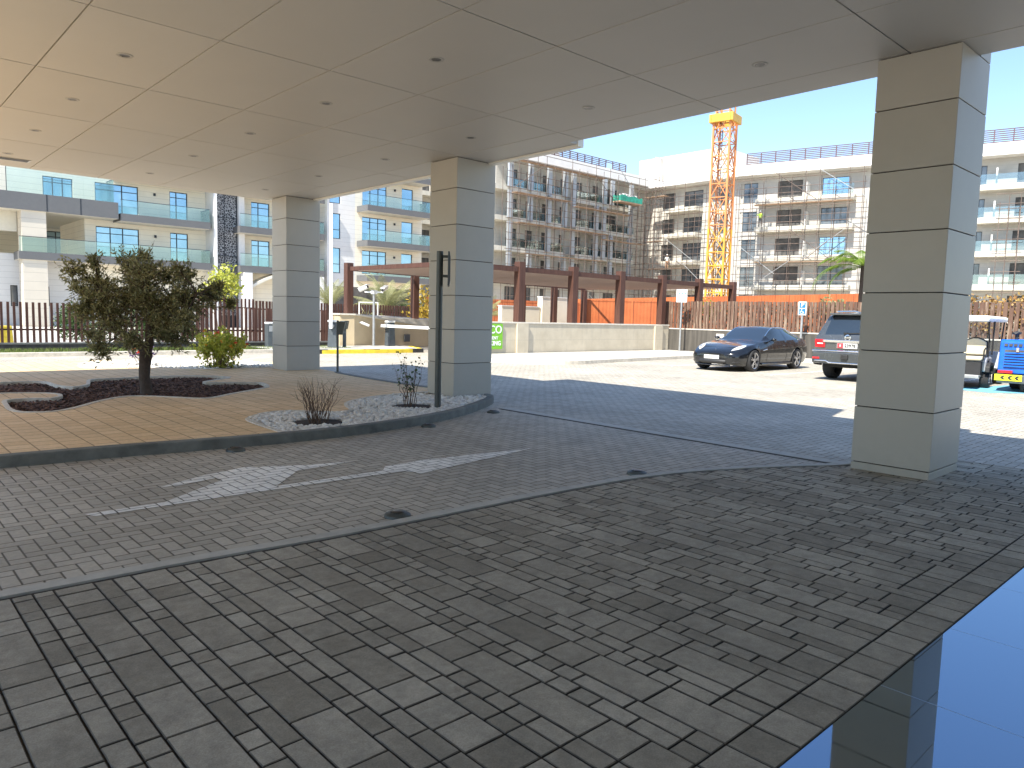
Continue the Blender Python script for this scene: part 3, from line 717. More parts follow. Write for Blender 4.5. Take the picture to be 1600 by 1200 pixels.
ang = rad(-75.62)
CB = thing('unfinished_building', 'long scaffolded wing under construction right of the tower crane, brown louvres on its roof', 'building', (78.33 + 1.5 * math.sin(-ang), 44.33 + 1.5 * math.cos(ang), 0), ang)
ops = []; 
for zt in (4.8, 8.0, 11.2, 14.42, 17.7): ops += [(-2.05, -.1, zt - 2.3, zt), (2.15, 4.85, zt - 2.15, zt), (6.95, 9.75, zt - 2.15, zt), (21.4, 22.35, zt - 2.15, zt), (24.9, 27.6, zt - 2.15, zt), (14, 16.5, zt - 2.15, zt), (17.8, 19.6, zt - 2.15, zt)]
wall('facade_wall', CB, -3.2, 36, 0, 18.4, ops, M['conc2'], back=9, rev=.25)
for i, o in enumerate(ops):
    gl = 'dkglass' if (i * 5) % 7 < 4 else 'opening'
    if o[0] > 6 and o[0] < 8 and (i // 7) % 2 == 0: gl = 'blueglass'
    window(CB, *o, .14, (.5,), (.5,) if o[0] < 0 else (), gl, .05)
for k, zt in enumerate((2.6, 5.82, 9.12, 12.4, 15.6)):
    for a, b in ((.1, 10.5), (12.6, 20.6), (21.7, 34)):
        g = MB(); g.box(a, b, -1.5, -.004, zt - .55, zt); s = g.build('balcony_slab', M['balc'], CB)
        if k and a > 20:
            g = MB(); g.box(a + .1, b - .1, -1.42, -1.405, zt, zt + 1.0); g.build('glass_balustrade', M['siteglass'], s)
        g = MB(); xm = 5.6 if a < 1 else (16.9 if a < 20 else 23.2); g.box(xm - .07, xm + .07, -1.3, -.006, zt, zt + 1.6); g.build('balcony_divider', M['parapet'], s)
g = MB(); g.box(7.4, 10.4, -1.42, -1.405, 15.6, 16.72); g.build('glass_balustrade', M['siteglass'], CB)
g = MB(); g.box(-3.3, 36, -1.6, 6, 18.35, 19.0); g.box(-3.3, 36, -1.4, 6, 19.001, 19.55); g.build('roof_parapet', M['parapet'], CB)
louvre(CB, -1.5, 34, -.2, 19.55, 21.1, 22, 8)

# --- scaffolding
def scaffold(name, label, loc, rz, x0, x1, z1, dx, levels, planks, seed, front=-3.0, back=-2.0, group='scaffolding on the unfinished wings', diag=4, light=False):
    random.seed(seed); th = thing(name, label, 'scaffolding', loc, rz, group); n = round((x1 - x0) / dx); r = .033
    ext = [rnd(-.6, .9) for _ in range(n + 1)]
    for i in range(n + 1):
        x = x0 + (x1 - x0) * i / n + rnd(-.12, .12)
        for y in (front, back):
            g = MB(); g.tube((x, y, 0), (x + rnd(-.05, .05), y, z1 + ext[i] + (0 if y == front else -1.2)), r, n=5); g.build('upright', M['scaf'], th)
    for z in levels:
        for dz in (0, .95):
            g = MB(); g.tube((x0 - rnd(.1, .5), front + .07, z + dz), (x1 + rnd(.1, .5), front + .07, z + dz + rnd(-.06, .06)), r, n=5); g.build('ledger', M['scaf'], th)
    for z, a, b in planks:
        g = MB()
        q = a
        while q < b - .3:
            L = min(rnd(2.2, 3.6), b - q); zz = z + rnd(0, .03)
            for k in range(3): g.box(q, q + L, front + .12 + k * .29, front + .38 + k * .29, zz, zz + .045)
            q += L + .01
        g.build('plank_walkway', M['plank'], th)
    for _ in range(diag):
        x = rnd(x0, x1 - 4); z = random.choice(levels[:-1]); sgn = random.choice((0, 1)); L = rnd(3.5, 5)
        g = MB(); g.tube((x + L * sgn, front - .06, z), (x + L * (1 - sgn), front - .06, z + 3.1), r * 1.15, n=5); g.build('brace', M['galv'] if rnd(0, 1) < .6 else M['scaf'], th)
    return th
lv = [2.0, 3.7, 5.3, 7.0, 8.6, 10.3, 11.8, 13.4, 15.0, 16.6, 18.0]
scaffold('scaffolding', 'dense tube scaffolding with tan planks across the wing behind the pergola', (0, 60.6, 0), 0, 52.2, 76.6, 18.6, 1.35, lv, [(18.0, 53, 68), (14.6, 53.5, 62), (11.5, 54, 69), (14.2, 63, 73), (8.3, 55, 68), (10.9, 68, 76)], 3)
scaffold('scaffolding', 'tube scaffolding over the corner wing left of the tower crane', (79.4, 60.7, 0), -PI / 2, 1.0, 12.5, 17.4, 1.5, lv[:-1], [(16.9, 2.0, 5.2), (7.9, 2.6, 8), (11.4, 2.4, 4.5)], 5, diag=3)
scaffold('scaffolding', 'tube scaffolding with long pale braces over the wing right of the tower crane', tuple(CB.location), ang, -1.6, 11.6, 18.2, 1.55, lv[:-1], [(14.75, .2, 10.4), (8.3, .5, 10)], 9, front=-2.7, back=-1.7, diag=7)
scaffold('scaffolding', 'narrow scaffold tower standing at the far right end of the unfinished wing', tuple(CB.location), ang, 23.6, 25.4, 13.8, .9, [2, 4, 6, 8, 10, 12, 13.4], [], 13, front=-3.2, back=-2.0, diag=0)

# --- loading platform with green netting
gp = thing('hoist_platform', 'green netted loading platform hung on the top floor of the wing behind the pergola', 'platform', (70.1, 57.3, 15.6))
g = MB(); g.box(0, 4.2, 0, 1.2, 0, .14); g.build('deck', M['plank'], gp)
M['net'] = basic('green netting', (.03, .28, .20), .8, var=.35, scale=3)
g = MB()
pts = [(0, 0), (4.2, 0), (4.2, 1.2), (0, 1.2)]
for (a, b), (c, d) in zip(pts, pts[1:] + pts[:1]):
    for k in range(6):
        u, v = k / 6, (k + 1) / 6; h0, h1 = .8 + .12 * math.sin(k * 2.1), .8 + .12 * math.sin((k + 1) * 2.1)
        g.quad((a + (c - a) * u, b + (d - b) * u - .02, .141), (a + (c - a) * v, b + (d - b) * v - .02, .141), (a + (c - a) * v, b + (d - b) * v - .02, h1), (a + (c - a) * u, b + (d - b) * u - .02, h0))
g.build('netting', M['net'], gp)
g = MB()
for k in range(5): g.blob((.9 + k * .6, .6, .9), .35, .4, .28, k, .15)
g.build('rubble_bags', M['parapet'], gp)

# --- tower crane
cr = thing('tower_crane', 'orange and yellow lattice tower crane mast rising above the pergola', 'crane', (64.7, 40.2, 0), rad(10))
t = NT('crane paint'); z = t.xyz(t.coord())[2]; n = t.noise(t.coord(), 1.2, 4)
t.bsdf(t.mix(t.ramp(n, .4, .7), t.mix(t.math('GREATER_THAN', z, 10.6), (.72, .36, .03), (.66, .25, .09)), (.55, .22, .07)), .5); M['crane'] = t.m
M['craney'] = basic('yellow crane collar', (.62, .36, .05), .5, var=.15)
W = .83; pitch = 1.32
for sx in (-1, 1):
    for sy in (-1, 1):
        g = MB(); g.box(sx * W - .09, sx * W + .09, sy * W - .09, sy * W + .09, 0, 21.5); g.build('corner_post', M['crane'], cr)
for nm, f in (('front', lambda u: (u * W, -W)), ('rear', lambda u: (u * W, W)), ('left', lambda u: (-W, u * W)), ('right', lambda u: (W, u * W))):
    g = MB(); k = 0; z = .4
    while z < 21:
        a, b = f(-1), f(1)
        g.bar((*a, z), (*b, z), .09, .09)
        if k % 2 == 0: m = f(0); g.bar((*a, z), (*m, z + pitch), .075, .075); g.bar((*b, z), (*m, z + pitch), .075, .075)
        else: m = f(0); g.bar((*m, z), (*a, z + pitch), .075, .075); g.bar((*m, z), (*b, z + pitch), .075, .075)
        z += pitch; k += 1
    g.build('lattice', M['crane'], cr)
g = MB()
for s in (-1, 1):
    g.bar((-.18 + .3 * s - .2, .2, 0), (-.18 + .3 * s - .2, .2, 21), .06, .06)
for k in range(60): g.bar((-.65, .2, .3 + k * .345), (-.1, .2, .3 + k * .345), .035, .035)
g.build('ladder', M['scaf'], cr)
g = MB()
for a, b, c, d in ((-1.2, 1.2, -1.2, -.95), (-1.2, 1.2, .95, 1.2), (-1.2, -.95, -.949, .949), (.95, 1.2, -.949, .949)): g.box(a, b, c, d, 20.7, 21.5)
g.build('collar', M['craney'], cr, bevel=.05)
g = MB()
for sx in (-1, 1):
    for sy in (-1, 1): g.box(sx * .68 - .07, sx * .68 + .07, sy * .68 - .07, sy * .68 + .07, 21.5, 34)
for k in range(9):
    z = 21.8 + k * 1.35
    for a, b in (((-.68, -.68), (.68, -.68)), ((.68, -.68), (.68, .68)), ((.68, .68), (-.68, .68)), ((-.68, .68), (-.68, -.68))):
        g.bar((*a, z), (*b, z), .07, .07); g.bar((*a, z), (*b, z + 1.35), .06, .06)
g.build('upper_mast', M['crane'], cr)

scaffold('scaffolding', 'narrow scaffold tower wedged in the inner corner between the two unfinished wings', (0, 60.6, 0), 0, 76.0, 77.4, 18.8, .7, lv, [], 17, front=-4.0, back=-3.0, diag=0)
# ------------------------------------------------------------------ ramp walls, pergola, fences, barriers, signs
M['wallstone'] = None
t = NT('weathered render'); o = t.coord(); n = t.noise(o, 1.6, 6, .65); n2 = t.noise(o, 14, 4); z = t.xyz(o)[2]; zz = t.math('FRACT', t.math('MULTIPLY', z, 1 / .62))
mp = t.n('ShaderNodeMapping'); t.put(mp.inputs[0], o); mp.inputs['Scale'].default_value = (5, 5, .5); st = t.noise(mp.outputs[0], 1.3, 5, .6)
c = t.mix(t.ramp(n, .35, .7), (.50, .44, .33), (.60, .535, .41)); c = t.mix(t.ramp(st, .55, .8, 0, .4), c, (.33, .30, .25)); c = t.mix(t.math('LESS_THAN', zz, .012), c, (.36, .33, .28))
t.bsdf(c, .85, 0, .3, n2, .15, .01); M['wallstone'] = t.m
M['sandwall'] = basic('sandy rendered wall', (.56, .45, .29), .85, var=.08, scale=1.5, bump=.1)
M['coping'] = basic('pale wall coping', (.62, .58, .50), .7, var=.1)
M['creamblock'] = basic('cream rendered block', (.80, .735, .60), .8, var=.06, scale=1)
M['darkwall'] = brickmat('dark grey wall tile', (.10, .092, .083), (.13, .12, .108), (.05, .045, .04), .6, .3, .008, var=.3)
t = NT('dark stone wall'); o = t.coord(); n = t.noise(o, 2.4, 6, .7); mp = t.n('ShaderNodeMapping'); t.put(mp.inputs[0], o); mp.inputs['Scale'].default_value = (4, 4, .35); st = t.noise(mp.outputs[0], 1.5, 5)
t.bsdf(t.mix(t.ramp(st, .4, .7), t.mix(n, (.055, .05, .043), (.095, .087, .075)), (.125, .113, .097)), .85, 0, .3, n, .2, .01); M['darkwall'] = t.m
M['wood'] = None
t = NT('red brown composite timber'); o = t.coord(); mp = t.n('ShaderNodeMapping'); t.put(mp.inputs[0], o); mp.inputs['Scale'].default_value = (9, 9, .6); n = t.noise(mp.outputs[0], 2.2, 5)
t.bsdf(t.mix(t.ramp(n, .3, .7), (.065, .029, .021), (.11, .052, .037)), .6, 0, .3); M['wood'] = t.m
t = NT('sun bleached picket'); o = t.coord(); oi = t.n('ShaderNodeObjectInfo').outputs['Random']; mp = t.n('ShaderNodeMapping'); t.put(mp.inputs[0], t.pos()); mp.inputs['Scale'].default_value = (7, 7, .8); n = t.noise(mp.outputs[0], 2.2, 6, .7)
c = t.mix(oi, (.10, .055, .04), (.165, .10, .07)); c = t.mix(t.ramp(n, .52, .72, 0, .8), c, (.42, .34, .25)); c = t.mix(t.ramp(n, .25, .42, .7, 0), c, (.09, .045, .03)); t.bsdf(c, .75, 0, .25); M['picketlight'] = t.m
M['shadecloth'] = basic('woven shade slats', (.30, .22, .175), .8, var=.1, scale=20)
M['orange'] = None
t = NT('orange corrugated sheet'); P = t.xyz(t.coord()); n = t.noise(t.coord(), 1.1, 4); fr = t.math('FRACT', t.math('MULTIPLY', P[0], 1 / 1.15)); ln = t.math('LESS_THAN', fr, .03)
w = t.math('SINE', t.math('MULTIPLY', P[0], 28.)); t.bsdf(t.mix(ln, t.mix(t.ramp(n, .3, .7), (.40, .105, .035), (.50, .155, .055)), (.2, .05, .025)), .5, 0, .4, w, .3, .02); M['orange'] = t.m
M['yellow'] = basic('worn yellow kerb paint', (.66, .50, .04), .65, var=.25, scale=4)
M['black'] = basic('black kerb paint', (.03, .03, .03), .7, var=.3)
M['signgreen'] = basic('bright green sign', (.20, .50, .03), .45, var=.02)
M['signwhite'] = basic('white sign face', (.82, .83, .82), .4, var=.02)
M['signblue'] = basic('blue sign print', (.02, .16, .50), .4, var=.02)
M['siggreen2'] = basic('faded green print', (.20, .42, .33), .5, var=.05)

rw = thing('ramp_wall', 'pale weathered stone wall along the ramp carrying the pergola posts and the green sign', 'wall', (15.0, 20.8, 0))
g = MB(); g.box(1.35, 14.42, 0, .34, 0, 1.26); g.build('wall_body', M['wallstone'], rw)
g = MB(); g.box(1.32, 14.44, -.03, .37, 1.262, 1.32); g.build('coping', M['coping'], rw, bevel=.008)
for a in (4.4, 13.25):
    g = MB(); g.box(a, a + .6, -.09, -.003, 0, 1.258); g.build('pilaster', M['wallstone'], rw, bevel=.008)
rf = thing('ramp_wall', 'low sandy yellow wall sloping down behind the car park barriers', 'wall', (0, 0, 0))
g = MB(); g.prism([(15.55, 27.5), (16.15, 27.35), (21.0, 28.5), (34, 30.4), (34, 30.8), (21, 28.9), (16.1, 28.0), (15.5, 28.1)], 0, [1.42, 1.42, .90, .9, .9, .9, 1.42, 1.42]); recalc(g.build('wall_body', M['sandwall'], rf))
g = MB(); g.prism([(15.5, 27.44), (16.17, 27.29), (21.0, 28.44), (34, 30.34), (34, 30.86), (21, 28.96), (16.05, 28.06), (15.45, 28.16)], [1.422, 1.422, .902, .902, .902, .902, 1.422, 1.422], [1.48, 1.48, .96, .96, .96, .96, 1.48, 1.48]); recalc(g.build('coping', M['coping'], rf))
g = MB(); g.obox((19.3, 28.02, .42), (.17, .04, 0), (-.005, .02, 0), (0, 0, .17)); g.build('vent_grille', M['greymetal'], rf)
# beige blocks seen through the pergola
for lb, x0, x1, y0, y1, z1 in (('taller cream wall block standing behind the pergola', 31.6, 34.6, 31.6, 32.0, 2.72), ('lower cream wall block left of the taller one behind the pergola', 28.4, 31.5, 31.7, 32.0, 2.1)):
    g = MB(); g.box(x0, x1, y0, y1, 0, z1); b = thing('ramp_wall', lb, 'wall'); g.build('wall_body', M['creamblock'], b); g = MB(); g.box(x0 - .03, x1 + .03, y0 - .03, y1 + .03, z1 + .001, z1 + .06); g.build('coping', M['parapet'], b)

# sign on the ramp wall
gs = thing('wall_sign', 'bright green sign with white lettering fixed to the ramp wall', 'sign', (16.5, 20.775, 0))
g = MB(); g.box(0, 2.16, -.03, .02, .29, 1.24); g.build('board', M['signgreen'], gs)
text('CO', .42, M['signwhite'], gs, (1.80, -.034, 1.01), (PI / 2, 0, 0), align='CENTER', bold=.006)
text('BASEMENT', .16, M['signwhite'], gs, (1.93, -.034, .70), (PI / 2, 0, 0), align='RIGHT', bold=.004)
text('PARKING', .23, M['signwhite'], gs, (2.08, -.034, .50), (PI / 2, 0, 0), align='RIGHT', bold=.008)

pg = thing('pergola', 'long red brown timber pergola over the basement ramp', 'pergola', (0, 0, 0))
px_ = [16.5, 19.70, 22.77, 25.88, 29.0, 32.12, 35.30]
def fy(x): return 27.55 + (x - 16.2) * .19
for x in px_:
    g = MB(); z0 = 1.322 if x < 29.1 else 0; g.box(x - .16, x + .16, 20.83, 21.14, z0, 3.65); g.build('post', M['wood'], pg, bevel=.01)
for x in (16.15, 20.1, 25.3, 28.6, 31.8, 35.2):
    y = fy(x); g = MB(); z0 = 1.482 if x < 17 else .962; g.box(x - .15, x + .15, y + .15, y + .45, z0 if x < 33.9 else 0, 3.62 if x < 17 else 3.3); g.build('post', M['wood'], pg, bevel=.01)
for a, b in zip(px_, px_[1:]):
    g = MB(); g.box(a + .162, b - .162, 20.89, 21.08, 3.27, 3.46); g.build('beam', M['wood'], pg)
g = MB(); g.bar((16.2, fy(16.2) + .3, 3.37), (35.2, fy(35.2) + .3, 3.37), .14, .16); g.build('beam', M['wood'], pg)
g = MB(); g.bar((16.4, 21.15, 3.37), (16.15, 27.6, 3.37), .14, .17); g.build('beam', M['wood'], pg)
g = MB()
for k in range(72):
    y0 = 21.12 + k * .12
    xs = 16.4; 
    for a, b in zip(px_, px_[1:]):
        if y0 > fy(a) + .1: 
            a2 = 16.2 + (y0 - 27.45) / .19
            if a2 > b: continue
            a = max(a, a2)
        g.box(a + .02, b - .02, y0, y0 + .075, 3.30, 3.33)
s = g.build('roof_slats', M['shadecloth'], pg); tag(s, kind='stuff')
for x in px_[1:]:
    g = MB(); g.bar((x, 21.1, 3.36), (x, fy(x) + .3, 3.36), .12, .055); g.build('rafter', M['wood'], pg)

def picket_fence(name, label, p0, p1, n, z0, z1, w, d, mat, jit=.01, rails=(.3, .8), base=None, basemat='darkwall', group=None, par=None):
    p0, p1 = Vector((*p0, 0)), Vector((*p1, 0)); dv = (p1 - p0); L = dv.length; a = math.atan2(dv.y, dv.x)
    th = thing(name, label, 'fence', tuple(p0), a, group); first = None
    for i in range(n):
        if first is None:
            g = MB(); g.box(-w / 2, w / 2, -d / 2, d / 2, 0, z1 - z0); first = g.build('picket', mat, th); o = first
        else: o = copy_one(first, th)
        o.location = (L * (i + .5) / n + rnd(-jit, jit), rnd(-jit, jit), z0 + rnd(-jit, jit) * 1.5); o.rotation_euler = (0, rnd(-jit, jit), 0)
    for q in rails:
        z = z0 + (z1 - z0) * q; g = MB(); g.box(0, L, d / 2 + .012, d / 2 + .05, z - .025, z + .025); g.build('rail', mat, th)
    if base:
        g = MB(); g.box(-.05, L + .05, -.13, .17, 0, base - .05); g.build('base_wall', M[basemat], th)
        g = MB(); g.box(-.06, L + .06, -.15, .19, base - .049, base); g.build('coping', M['coping' if basemat == 'sandwall' else ('kerb_dark' if base < .5 else 'coping')], th)
    return th
picket_fence('picket_fence', 'dark brown picket fence on a low wall along the grass at the left', (2.4, 27.9), (15.4, 27.9), 76, .31, 1.60, .07, .05, M['wood'], .006, (.32,), .30)
picket_fence('picket_fence', 'low red brown picket fence beyond the sandy ramp wall', (14.2, 33.2), (30, 34.4), 96, .05, 1.95, .1, .04, M['wood'], .006, (.25, .8))
picket_fence('picket_fence', 'short taller brown picket panel set back from the grass right of the olive tree', (11.0, 31.2), (13.6, 31.4), 14, .05, 2.0, .07, .05, M['wood'], .01, (.3, .8))
picket_fence('picket_fence', 'sun bleached brown slat fence on the dark wall behind the parked cars', (29.6, 21.4), (29.6, 3.6), 99, 1.18, 2.44, .13, .05, M['picketlight'], .012, (.2, .8), 1.17)

# orange hoarding
oh = thing('hoarding', 'orange sheet metal hoarding along the building site', 'fence', (51.0, 48.0, 0), math.atan2(-29.8, -9.1))
g = MB(); g.box(0, 34, -.04, .02, 0, 3.25); g.build('sheets', M['orange'], oh)
g = MB()
for k in range(16): g.box(k * 2.2, k * 2.2 + .08, .021, .12, 0, 3.2)
g.build('support_posts', M['scaf'], oh)
og = thing('hoarding_gate', 'orange sheet metal gate panels directly behind the pergola posts', 'gate', (33.9, 30.0, 0), math.atan2(-5.0, 6.4))
og.location = (35.4, 31.9, 0)
for k in range(3):
    g = MB(); g.box(.1 + k * 3.35, 3.35 + k * 3.35, -.03, .03, .2, 2.7); g.build('gate_leaf', M['orange'], og)
g = MB(); g.box(-.02, .08, -.05, .05, 0, 2.78); g.box(0, 10.2, -.05, -.032, 2.65, 2.74); g.build('gate_frame', M['orange'], og)
ol = thing('hoarding', 'orange hoarding panels at the left behind the palm and pergola', 'fence', (30.5, 42.0, 0), rad(-8))
g = MB(); g.box(0, 16, -.03, .03, 0, 2.75); g.build('sheets', M['orange'], ol)
g = MB(); g.box(0, 16, -.05, -.031, 2.6, 2.7); g.build('top_rail', M['orange'], ol)

# barrier island
bi = [(11.6, 24.5), (13, 24.25), (16.7, 23.98), (17.3, 24.15), (17.7, 24.7), (18.3, 26.2), (18.3, 27.3), (11.6, 27.3)]
struct(sheet('barrier_island', bi, [], .13, M['band']))
g = MB(); g.ribbon(smooth_poly(bi[:6], 3, False), .17, -.02, .15, False, 1); struct(g.build('yellow_kerb', M['yellow'], bevel=.02))
g = MB()
for p in ((12.9, 24.29), (16.95, 24.0), (15.0, 24.12)): g.obox((p[0], p[1] + .07, .07), (.35, -.03, 0), (.01, .1, 0), (0, 0, .086))

struct(g.build('black_kerb', M['black']))

def barrier(label, loc, rz, arm_up):
    th = thing('boom_barrier', label, 'barrier', loc, rz, 'car park boom barriers')
    g = MB(); g.add([(-.19, -.16, 0), (.19, -.16, 0), (.19, .16, 0), (-.19, .16, 0), (-.15, -.14, 1.0), (.15, -.14, 1.0), (.15, .14, 1.0), (-.15, .14, 1.0)], [(0, 3, 2, 1), (4, 5, 6, 7), (0, 1, 5, 4), (1, 2, 6, 5), (2, 3, 7, 6), (3, 0, 4, 7)])
    g.build('housing', M['greymetal'], th, bevel=.02)
    g = MB(); g.box(-.18, .18, -.16, .16, 1.002, 1.08); g.build('cap', M['whitepaint'], th, bevel=.02)
    g = MB(); g.lathe([(0, -.26), (.1, -.26), (.1, -.165), (0, -.165)], (0, 0, .86), 'y', 14); g.build('pivot', M['galv'], th, smooth=True)
    g = MB()
    if arm_up: g.box(-.06, .06, -.33, -.27, .75, 5.55)
    else: g.box(-.25, 4.6, -.33, -.27, .80, .92)
    g.build('boom_arm', M['whitepaint'], th, bevel=.01); return th
barrier('grey barrier post with its long white boom raised upright', (14.46, 26.1, .13), rad(-45), True)
barrier('grey barrier post with its white boom lowered across the ramp', (17.57, 26.8, .13), rad(-88), False)
tb = thing('ticket_machine', 'small grey ticket box on the barrier island beside the raised boom', 'ticket machine', (15.05, 26.25, .13), rad(-45))
g = MB(); g.box(-.06, .06, -.05, .05, 0, .75); g.build('stand', M['greymetal'], tb)
g = MB(); g.prism_xz([(-.14, .75), (.10, .72), (.16, 1.06), (-.14, 1.06)], -.14, .14); g.build('head', M['darkmetal'], tb, bevel=.015)

cc = thing('camera_pole', 'galvanised pole with two white surveillance cameras on the barrier island', 'camera pole', (16.85, 26.95, .13))
g = MB(); g.tube((0, 0, 0), (0, 0, 2.25), .055, n=12); g.box(-.15, .15, -.15, .15, 0, .02); g.build('pole', M['galv'], cc, smooth=True)
g = MB(); g.bar((-.3, .25, 2.28), (.3, -.25, 2.28), .07, .06); g.box(-.1, .1, -.1, .1, 2.2, 2.36); g.build('bracket', M['whitepaint'], cc)
for s in (-1, 1):
    c = Vector((.33 * s, -.28 * s, 2.42)); dr = Vector((-.5 * s - .3, -.6, -.28 + .5 * (s < 0))).normalized()
    g = MB(); g.path([c - dr * .22, c + dr * .22], [.085, .075], 10); g.obox(c + Vector((0, 0, .085)), dr * .27, dr.cross(Vector((0, 0, 1))).normalized() * .1, (0, 0, .012)); g.build('camera_body', M['whitepaint'], cc, smooth=True)
    g = MB(); g.path([c + dr * .222, c + dr * .235], [.06, .055], 10); g.build('camera_lens', M['lens'], cc)
fc = thing('wall_camera', 'white bullet camera fixed to the end of the sandy ramp wall', 'camera', (16.45, 27.35, 1.06))
g = MB(); g.path([(0, -.05, .05), (.28, -.22, -.08)], [.06, .055], 10); g.build('camera_body', M['whitepaint'], fc, smooth=True)
g = MB(); g.tube((0, .1, .05), (0, -.06, .05), .03, n=8); g.build('mount', M['whitepaint'], fc)

bx = thing('utility_bollard', 'grey green bollard box on the grass left of the farthest column', 'bollard', (12.35, 27.2, .10))
g = MB(); g.box(-.15, .15, -.15, .15, 0, .90); g.build('body', M['greymetal'], bx, bevel=.015)
g = MB(); g.box(-.16, .16, -.16, .16, .902, .98); g.build('cap', M['whitepaint'], bx, bevel=.03)
g = MB(); g.box(-.1, .1, -.153, -.151, .62, .84); g.build('panel', M['galv'], bx)

# thin post with a small plate seen from behind, at the island edge
sp = thing('sign_post', 'thin dark post with a small plate at the tan paving edge beyond the farthest column', 'sign', (8.83, 15.72, IZ), rad(-42))
g = MB(); g.tube((0, 0, 0), (0, 0, 1.24), .027, n=10); g.box(-.07, .07, -.07, .07, 0, .012); g.build('post', M['darkmetal'], sp, smooth=True)
g = MB(); g.prism_xz([(.02, .90), (.12, .90), (.19, 1.21), (.02, 1.22)], -.03, .03); g.build('plate', M['darkmetal'], sp, bevel=.005)

# tall sign pole by the middle column, plate seen edge on
tp = thing('sign_pole', 'tall dark green pole in the white pebbles, its sign plate turned edge on', 'sign', (6.93, 9.20, .06), rad(-38))
g = MB(); g.tube((0, 0, 0), (0, 0, 2.46), .052, n=14); g.build('pole', M['darkmetal'], tp, smooth=True)
g = MB(); g.prism_xz([(.125, 1.93), (.15, 1.93), (.165, 2.02), (.165, 2.36), (.15, 2.44), (.125, 2.44)], -.3, .3); g.build('plate', M['greymetal'], tp, bevel=.006)
for z in (2.08, 2.38):
    g = MB(); g.box(.04, .124, -.03, .03, z - .02, z + .02); g.build('bracket', M['darkmetal'], tp)

def postsign(label, loc, rz, w, z0, z1, h):
    th = thing('parking_sign', label, 'sign', loc, rz)
    g = MB(); g.tube((0, .04, 0), (0, .04, h), .045, n=12); g.build('post', M['galv'], th, smooth=True)
    g = MB(); g.box(-w / 2, w / 2, -.02, -.006, z0, z1); g.build('board', M['signwhite'], th, bevel=.004); return th
s1 = postsign('white board with faded green print on a galvanised post by the ramp wall end', (28.85, 19.75, .12), rad(-60), .48, 2.26, 2.85, 2.75)
g = MB()
for k in range(3): g.box(-.15 + k * .13, -.06 + k * .13, -.026, -.0205, 2.62, 2.72)
g.box(-.17, .17, -.026, -.0205, 2.48, 2.52); g.box(-.13, .13, -.026, -.0205, 2.38, 2.42); g.build('print', M['siggreen2'], s1)
s2 = postsign('white and blue disabled parking sign on a post behind the black car', (28.85, 13.95, .12), rad(-70), .31, 1.76, 2.30, 2.2)
g = MB(); g.box(-.12, .12, -.026, -.0205, 2.05, 2.27); g.box(-.12, .12, -.026, -.0205, 1.80, 2.02); g.build('blue_squares', M['signblue'], s2)
text('P', .24, M['signwhite'], s2, (0.0, -.029, 2.165), (PI / 2, 0, 0), bold=.006)
g = MB()
g.path([(-.02 + .055 * math.cos(a), -.029, 1.875 + .055 * math.sin(a)) for a in [rad(q) for q in range(110, 381, 30)]], .010, 6)
g.path([(-.02, -.029, 1.96), (-.02, -.029, 1.90), (.035, -.029, 1.90), (.055, -.029, 1.835), (.08, -.029, 1.845)], .011, 6); g.blob((-.02, -.029, 1.985), .02, .004, .02)
g.build('wheelchair_symbol', M['signwhite'], s2)
# small pale plate on the dark wall above the black car
wp = thing('wall_plate', 'small cream plate fixed on the dark wall above the black car', 'sign', (29.44, 18.0, .72), -PI / 2)
g = MB(); g.box(-.2, .2, -.03, .0, 0, .26); g.build('plate', M['coping'], wp, bevel=.008)
g = MB(); g.box(-.13, .13, -.034, -.0305, .07, .19); g.build('cover', M['kerb_pale'], wp)
# roadworks barrier and white frame beyond the fences
wf = thing('notice_stand', 'thin white rectangular frame on a post behind the sandy ramp wall', 'sign', (19.2, 31.2, 0), rad(-40))
g = MB(); g.bar((-.45, 0, 0), (-.45, 0, 2.05), .05, .05); g.bar((-.45, 0, 2.03), (.45, 0, 2.03), .05, .05); g.bar((.45, 0, 2.05), (.45, 0, 1.35), .05, .05); g.bar((-.45, 0, 1.37), (.45, 0, 1.37), .05, .05); g.build('frame', M['whitepaint'], wf)
rb = thing('plastic_barrier', 'orange and yellow plastic barrier behind the picket fence at far left', 'barrier', (3.6, 31.5, 0), rad(8))
for k in range(2):
    g = MB(); g.prism_xz([(-.5 + k * .85, 0), (.25 + k * .85, 0), (.2 + k * .85, .75), (-.45 + k * .85, .75)], -.15, .15); g.build('block', M['orange' if k == 0 else 'yellow'], rb, bevel=.03)
# ------------------------------------------------------------------ vehicles
M['rubber'] = basic('tyre rubber', (.022, .022, .023), .85, var=.2, scale=14)
M['alloy'] = basic('alloy rim', (.50, .50, .51), .28, .85, .05)
M['blackpaint'] = basic('black car paint', (.008, .009, .011), .2, 0, .05, spec=.4, Coat_Weight=.7, Coat_Roughness=.03)
M['greypaint'] = basic('dark grey car paint', (.075, .082, .086), .25, .35, .05, spec=.6, Coat_Weight=1., Coat_Roughness=.04)
M['carglass'] = basic('tinted car glass', (.015, .022, .028), .04, 0, .03, spec=1., Coat_Weight=.6, Coat_Roughness=.02)
t = NT('bluish windscreen glass'); t.bsdf((.025, .04, .065), .05, .1, .8); M['screen'] = t.m
M['chrome'] = basic('chrome trim', (.72, .73, .74), .15, 1., .04)
M['trimblack'] = basic('black plastic trim', (.02, .02, .021), .55, var=.15)
M['lampglass'] = basic('clear headlamp', (.55, .56, .56), .12, .1, .06, spec=1.)
M['redlamp'] = basic('red tail lamp', (.45, .015, .02), .15, 0, .1, spec=.9)
M['plate'] = basic('number plate', (.72, .71, .68), .4, var=.03)
M['platered'] = basic('red plate field', (.42, .05, .06), .4, var=.03)
M['ink'] = basic('plate ink', (.03, .03, .03), .5)
M['underbody'] = basic('underbody', (.015, .015, .015), .9)

